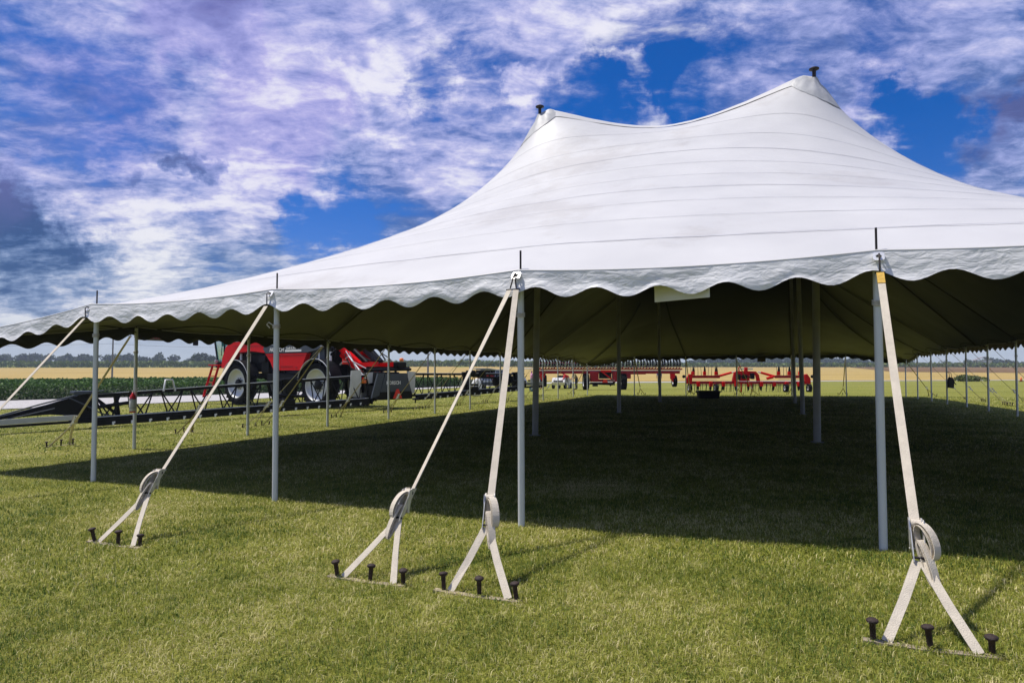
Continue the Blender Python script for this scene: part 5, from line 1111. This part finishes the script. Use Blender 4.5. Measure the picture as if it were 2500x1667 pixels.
# ------------------------------------------------------------------ people
def person(label, loc, rz, h, joints, cl, extra=None):
    """joints overrides a standing skeleton, facing +x; cl = materials (shirt, sleeve_bare, trousers, leg_bare, hair)."""
    J = {'pel': (0, 0, .53), 'wai': (0, 0, .61), 'che': (.0, 0, .74), 'nek': (0, 0, .835), 'chi': (.008, 0, .875), 'hed': (.012, 0, .925), 'top': (.005, 0, .985),
         'shL': (0, .115, .80), 'elL': (-.015, .15, .63), 'wrL': (.02, .155, .49), 'haL': (.03, .152, .425), 'shR': (0, -.115, .80), 'elR': (-.015, -.15, .63), 'wrR': (.02, -.155, .49), 'haR': (.03, -.152, .425),
         'hiL': (0, .055, .50), 'knL': (.015, .062, .28), 'anL': (-.01, .066, .045), 'toL': (.095, .075, .015), 'hiR': (0, -.055, .50), 'knR': (.015, -.062, .28), 'anR': (-.01, -.066, .045), 'toR': (.095, -.075, .015)}
    J.update(joints); rad = {'pel': .088, 'wai': .078, 'che': .092, 'nek': .036, 'chi': .044, 'hed': .058, 'top': .036, 'sh': .042, 'el': .030, 'wr': .021, 'ha': .020, 'hi': .062, 'kn': .040, 'an': .027, 'to': .022}
    B = [('pel', 'wai', 0), ('wai', 'che', 0), ('che', 'nek', 0), ('nek', 'chi', 3), ('chi', 'hed', 3), ('hed', 'top', 4)]
    for s in 'LR': B += [('che', 'sh'+s, 0), ('sh'+s, 'el'+s, 0), ('el'+s, 'wr'+s, 3 if cl[1] else 0), ('wr'+s, 'ha'+s, 3), ('pel', 'hi'+s, 1), ('hi'+s, 'kn'+s, 1), ('kn'+s, 'an'+s, 3 if cl[3] else 1), ('an'+s, 'to'+s, 2)]
    names = list(J); me = bpy.data.meshes.new('body'); me.from_pydata([tuple(c*h for c in J[n]) for n in names], [(names.index(a), names.index(b)) for a, b, _ in B], [])
    o = bpy.data.objects.new('body', me); C.objects.link(o); sk = o.modifiers.new('skin', 'SKIN'); o.modifiers.new('sub', 'SUBSURF').levels = 1
    for n, v in zip(names, me.skin_vertices[0].data): r = rad.get(n, rad.get(n[:2], .04))*h; v.radius = (r, r*(1.25 if n in ('che', 'wai', 'pel') else 1)); v.use_root = n == 'pel'
    dg = bpy.context.evaluated_depsgraph_get(); dg.update(); m2 = bpy.data.meshes.new_from_object(o.evaluated_get(dg)); bpy.data.objects.remove(o)
    m2.materials.clear()
    for m in (cl[0], cl[2], M_BLK, M_SKIN, cl[4]): m2.materials.append(m)
    for p in m2.polygons:
        c = Vector(p.center)/h; best = 9; mi = 0
        for a, b, k in B:
            A_, B2 = Vector(J[a]), Vector(J[b]); t = max(0, min(1, (c-A_).dot(B2-A_)/max(1e-9, (B2-A_).length_squared))); dd = (c-A_.lerp(B2, t)).length/(rad.get(a, rad.get(a[:2], .04)))
            if dd < best: best = dd; mi = k
        if mi in (3, 4):
            hd = Vector(J['hed'])
            if (c-hd).length < .085: mi = 4 if (c.z > hd.z+.026 or c.x < hd.x-.022) else 3
        p.material_index = mi; p.use_smooth = True
    m2.name = 'person'; t = bpy.data.objects.new('person', m2); C.objects.link(t); t.location = loc; t.rotation_euler = (0, 0, rz); tag(t, label, 'person')
    hd = Vector(J['hed'])*h; nb = MB()
    nb.lathe([(0, 0), (.008*h, .002*h), (.006*h, .012*h), (0, .018*h)], 6, X=Matrix.Translation(hd+Vector((.055*h, 0, -.014*h)))); nb.build('nose', M_SKIN, t)
    for s in (-1, 1):
        MB().lathe([(0, -.006*h), (.012*h, 0), (0, .006*h)], 8, X=Matrix.Translation(hd+Vector((0, s*.058*h, -.004*h)))).build('ear', M_SKIN, t); MB().lathe([(0, -.003*h), (.006*h, 0), (0, .003*h)], 8, X=Matrix.Translation(hd+Vector((.053*h, s*.022*h, .004*h)))).build('eye', M_BLKP, t)
    for s in 'LR':
        hp = Vector(J['ha'+s])*h; wp = Vector(J['wr'+s])*h; dr = (hp-wp).normalized(); f = MB(); sd = dr.cross(Vector((0, 1, 0))).normalized()
        for k in range(4): f.tube([hp+sd*(k-1.5)*.010*h, hp+sd*(k-1.5)*.011*h+dr*(.034+.006*(1.5-abs(k-1.5)))*h, hp+sd*(k-1.5)*.011*h+dr*.045*h+Vector((.004*h, 0, 0))], [.0055*h, .005*h, .004*h], 5)
        f.tube([hp-dr*.01*h+sd*.018*h, hp+sd*.034*h+dr*.012*h, hp+sd*.034*h+dr*.028*h], [.006*h, .0055*h, .004*h], 5); f.build('fingers', M_SKIN, t)
    if extra: extra(t, h, J)
    return t
def cap_on(m):
    def f(t, h, J):
        c = Vector(J['hed'])*h; MB().lathe([(.064*h, .012*h), (.064*h, .035*h), (.045*h, .066*h), (0, .076*h)], 14, X=Matrix.Translation(c)).prism([(.03*h, -.04*h), (.115*h, -.03*h), (.115*h, .03*h), (.03*h, .04*h)], .012*h, .018*h, 'z', X=Matrix.Translation(c)).build('cap', m, t)
    return f
def pack_on(t, h, J): MB().box((-.13*h, 0, .72*h), (.12*h, .2*h, .24*h), bev=.03).build('backpack', M_BLKP, t)
def onplane(px, Y): x = (px-1250)/F*Y; return (x, Y, ter(x, Y))
M_HAIR = mat('fair_hair', (.35, .26, .17), .7); M_HAIRD = mat('dark_hair', (.03, .022, .016), .7)
person('person in pink shirt and pale trousers standing by the boom end', onplane(1297.5, 59), R(15), 1.74, {'elL': (.05, .16, .64), 'wrL': (.13, .13, .53), 'haL': (.19, .11, .50), 'elR': (.05, -.16, .64), 'wrR': (.13, -.13, .53), 'haR': (.19, -.11, .50)}, (M_PINK, True, M_GREYC, False, M_HAIR))
person('person in maroon top and shorts with backpack beside the planter wing', onplane(1323, 57.5), R(120), 1.80, {}, (M_MAROON, True, M_DENIM, True, M_HAIRD), pack_on)
person('person in red top and white trousers stooping over the small white cart', onplane(1388, 60), R(185), 1.74, {'wai': (.03, 0, .61), 'che': (.14, 0, .70), 'nek': (.22, 0, .755), 'chi': (.26, 0, .77), 'hed': (.30, 0, .80), 'top': (.33, 0, .85), 'shL': (.20, .115, .73), 'shR': (.20, -.115, .73), 'elL': (.26, .14, .57), 'elR': (.26, -.14, .57), 'wrL': (.36, .12, .47), 'wrR': (.36, -.12, .47), 'haL': (.41, .11, .43), 'haR': (.41, -.11, .43), 'knL': (.0, .07, .28), 'knR': (.0, -.07, .28)}, (M_REDC, False, M_WHC, False, M_HAIRD), cap_on(M_WHC))
person('person in khaki shirt and grey cap bending by the planter wheel', onplane(1407, 57.5), R(200), 1.74, {'wai': (.02, 0, .61), 'che': (.09, 0, .72), 'nek': (.15, 0, .795), 'chi': (.18, 0, .82), 'hed': (.21, 0, .855), 'top': (.23, 0, .91), 'shL': (.13, .115, .765), 'shR': (.13, -.115, .765), 'elL': (.17, .15, .61), 'elR': (.17, -.15, .61), 'wrL': (.27, .12, .53), 'wrR': (.27, -.12, .53), 'haL': (.33, .11, .51), 'haR': (.33, -.11, .51)}, (M_KHAKI, True, M_DENIM, False, M_HAIRD), cap_on(M_GREYC))
person('person in blue shirt and dark jeans walking beneath the planter wing', onplane(1609, 76), R(80), 1.76, {'knL': (.05, .06, .28), 'anL': (.07, .066, .045), 'toL': (.17, .07, .015), 'anR': (-.06, -.066, .05), 'toR': (.04, -.07, .015)}, (M_BLUE, True, M_DENIM, False, M_HAIRD))

# ------------------------------------------------------------------ lawn blades
M_BLADE = foliage_mat('grass_blades', (.060, .115, .010), (.345, .355, .048), (.74, .65, .33), .3)
def blades(name, r0, r1, dens, hgt, wid, seg, half=57):
    n = int(dens*R(2*half)/2*(r1*r1-r0*r0)); r = np.sqrt(r0*r0+(r1*r1-r0*r0)*rng.random(n)); th = R(half)*(2*rng.random(n)-1)
    x = r*np.sin(th); y = r*np.cos(th); z = GA*x+GB*y
    # patchiness: tufts and thin straw patches
    pn = 1.25*np.array([mnoise.noise((a*.9, b*.9, 0))+.7*mnoise.noise((a*3.1, b*3.1, 4)) for a, b in zip(x, y)]); pf = np.array([mnoise.noise((a*9, b*9, 7)) for a, b in zip(x, y)])
    hs_ = hgt*(.55+.7*rng.random(n))*(1+.30*pf)*(1-.12*pn); az = 2*PI*rng.random(n)+0*x; lean = np.abs(rng.normal(.75, .42, n)); lean = np.clip(lean, .02, 1.4)
    dx, dy = np.cos(az), np.sin(az); px_, py_ = -dy, dx; ws = wid*(.6+.8*rng.random(n))
    pl_ = np.array([mnoise.noise((a*.55+4, b*.55, 2)) for a, b in zip(x, y)]); straw = rng.random(n)+.9*np.clip(pl_-.10, 0, .6); tint = np.clip(.30+.20*rng.normal(size=n)+.28*pf+.30*pn+np.where(straw > .80, .42, 0), 0, 1)
    base_ = np.stack([x, y, z-.004], 1); side_ = np.stack([px_, py_, 0*x], 1)*(ws/2)[:, None]
    ld = np.stack([dx, dy, 0*x], 1)
    k1 = base_+ld*(hs_*.30*lean)[:, None]+np.stack([0*x, 0*x, hs_*.62], 1)
    tip = base_+ld*(hs_*lean)[:, None]+np.stack([0*x, 0*x, hs_*(1-.30*np.minimum(lean, 1.3))], 1)
    if seg == 2:
        v = np.stack([base_-side_, base_+side_, k1+side_*.75, k1-side_*.75, tip], 1); per = 5
        idx = np.arange(n)[:, None]*5; quad = (idx+np.array([[0, 1, 2, 3]])); tri = (idx+np.array([[3, 2, 4]]))
        loops = np.concatenate([quad, tri], 1).ravel(); st = (np.arange(n)[:, None]*7+np.array([[0, 4]])).ravel(); tot = np.tile([4, 3], n)
    else:
        v = np.stack([base_-side_, base_+side_, tip], 1); per = 3; loops = np.arange(n*3); st = np.arange(0, n*3, 3); tot = np.full(n, 3)
    me = bpy.data.meshes.new(name); me.vertices.add(n*per); me.vertices.foreach_set('co', v.astype(np.float32).ravel()); me.loops.add(len(loops)); me.loops.foreach_set('vertex_index', loops.astype(np.int32)); me.polygons.add(len(st)); me.polygons.foreach_set('loop_start', st.astype(np.int32)); me.polygons.foreach_set('loop_total', tot.astype(np.int32))
    a_ = me.attributes.new('tint', 'FLOAT', 'POINT'); a_.data.foreach_set('value', np.repeat(tint, per).astype(np.float32)); me.materials.append(M_BLADE); me.update()
    return link(name, me, kind='stuff')
blades('grass', 2.5, 5.2, 9500, .036, .0036, 2); blades('grass', 5.2, 8.5, 4400, .038, .0055, 2); blades('grass', 8.5, 14, 2000, .040, .009, 1); blades('grass', 14, 24, 520, .042, .018, 1); blades('grass', 24, 44, 110, .045, .035, 1)

# ------------------------------------------------------------------ haze
HAZE = True
if HAZE:
    hm = bpy.data.materials.new('haze'); hm.use_nodes = True; nt = hm.node_tree; nt.nodes.clear(); v = nt.nodes.new('ShaderNodeVolumePrincipled'); o_ = nt.nodes.new('ShaderNodeOutputMaterial'); v.inputs['Color'].default_value = (.70, .80, .95, 1); v.inputs['Density'].default_value = .00055; nt.links.new(v.outputs[0], o_.inputs['Volume'])
    MB().box((0, 350, 14), (2400, 1000, 34)).build('haze', hm, kind='stuff')
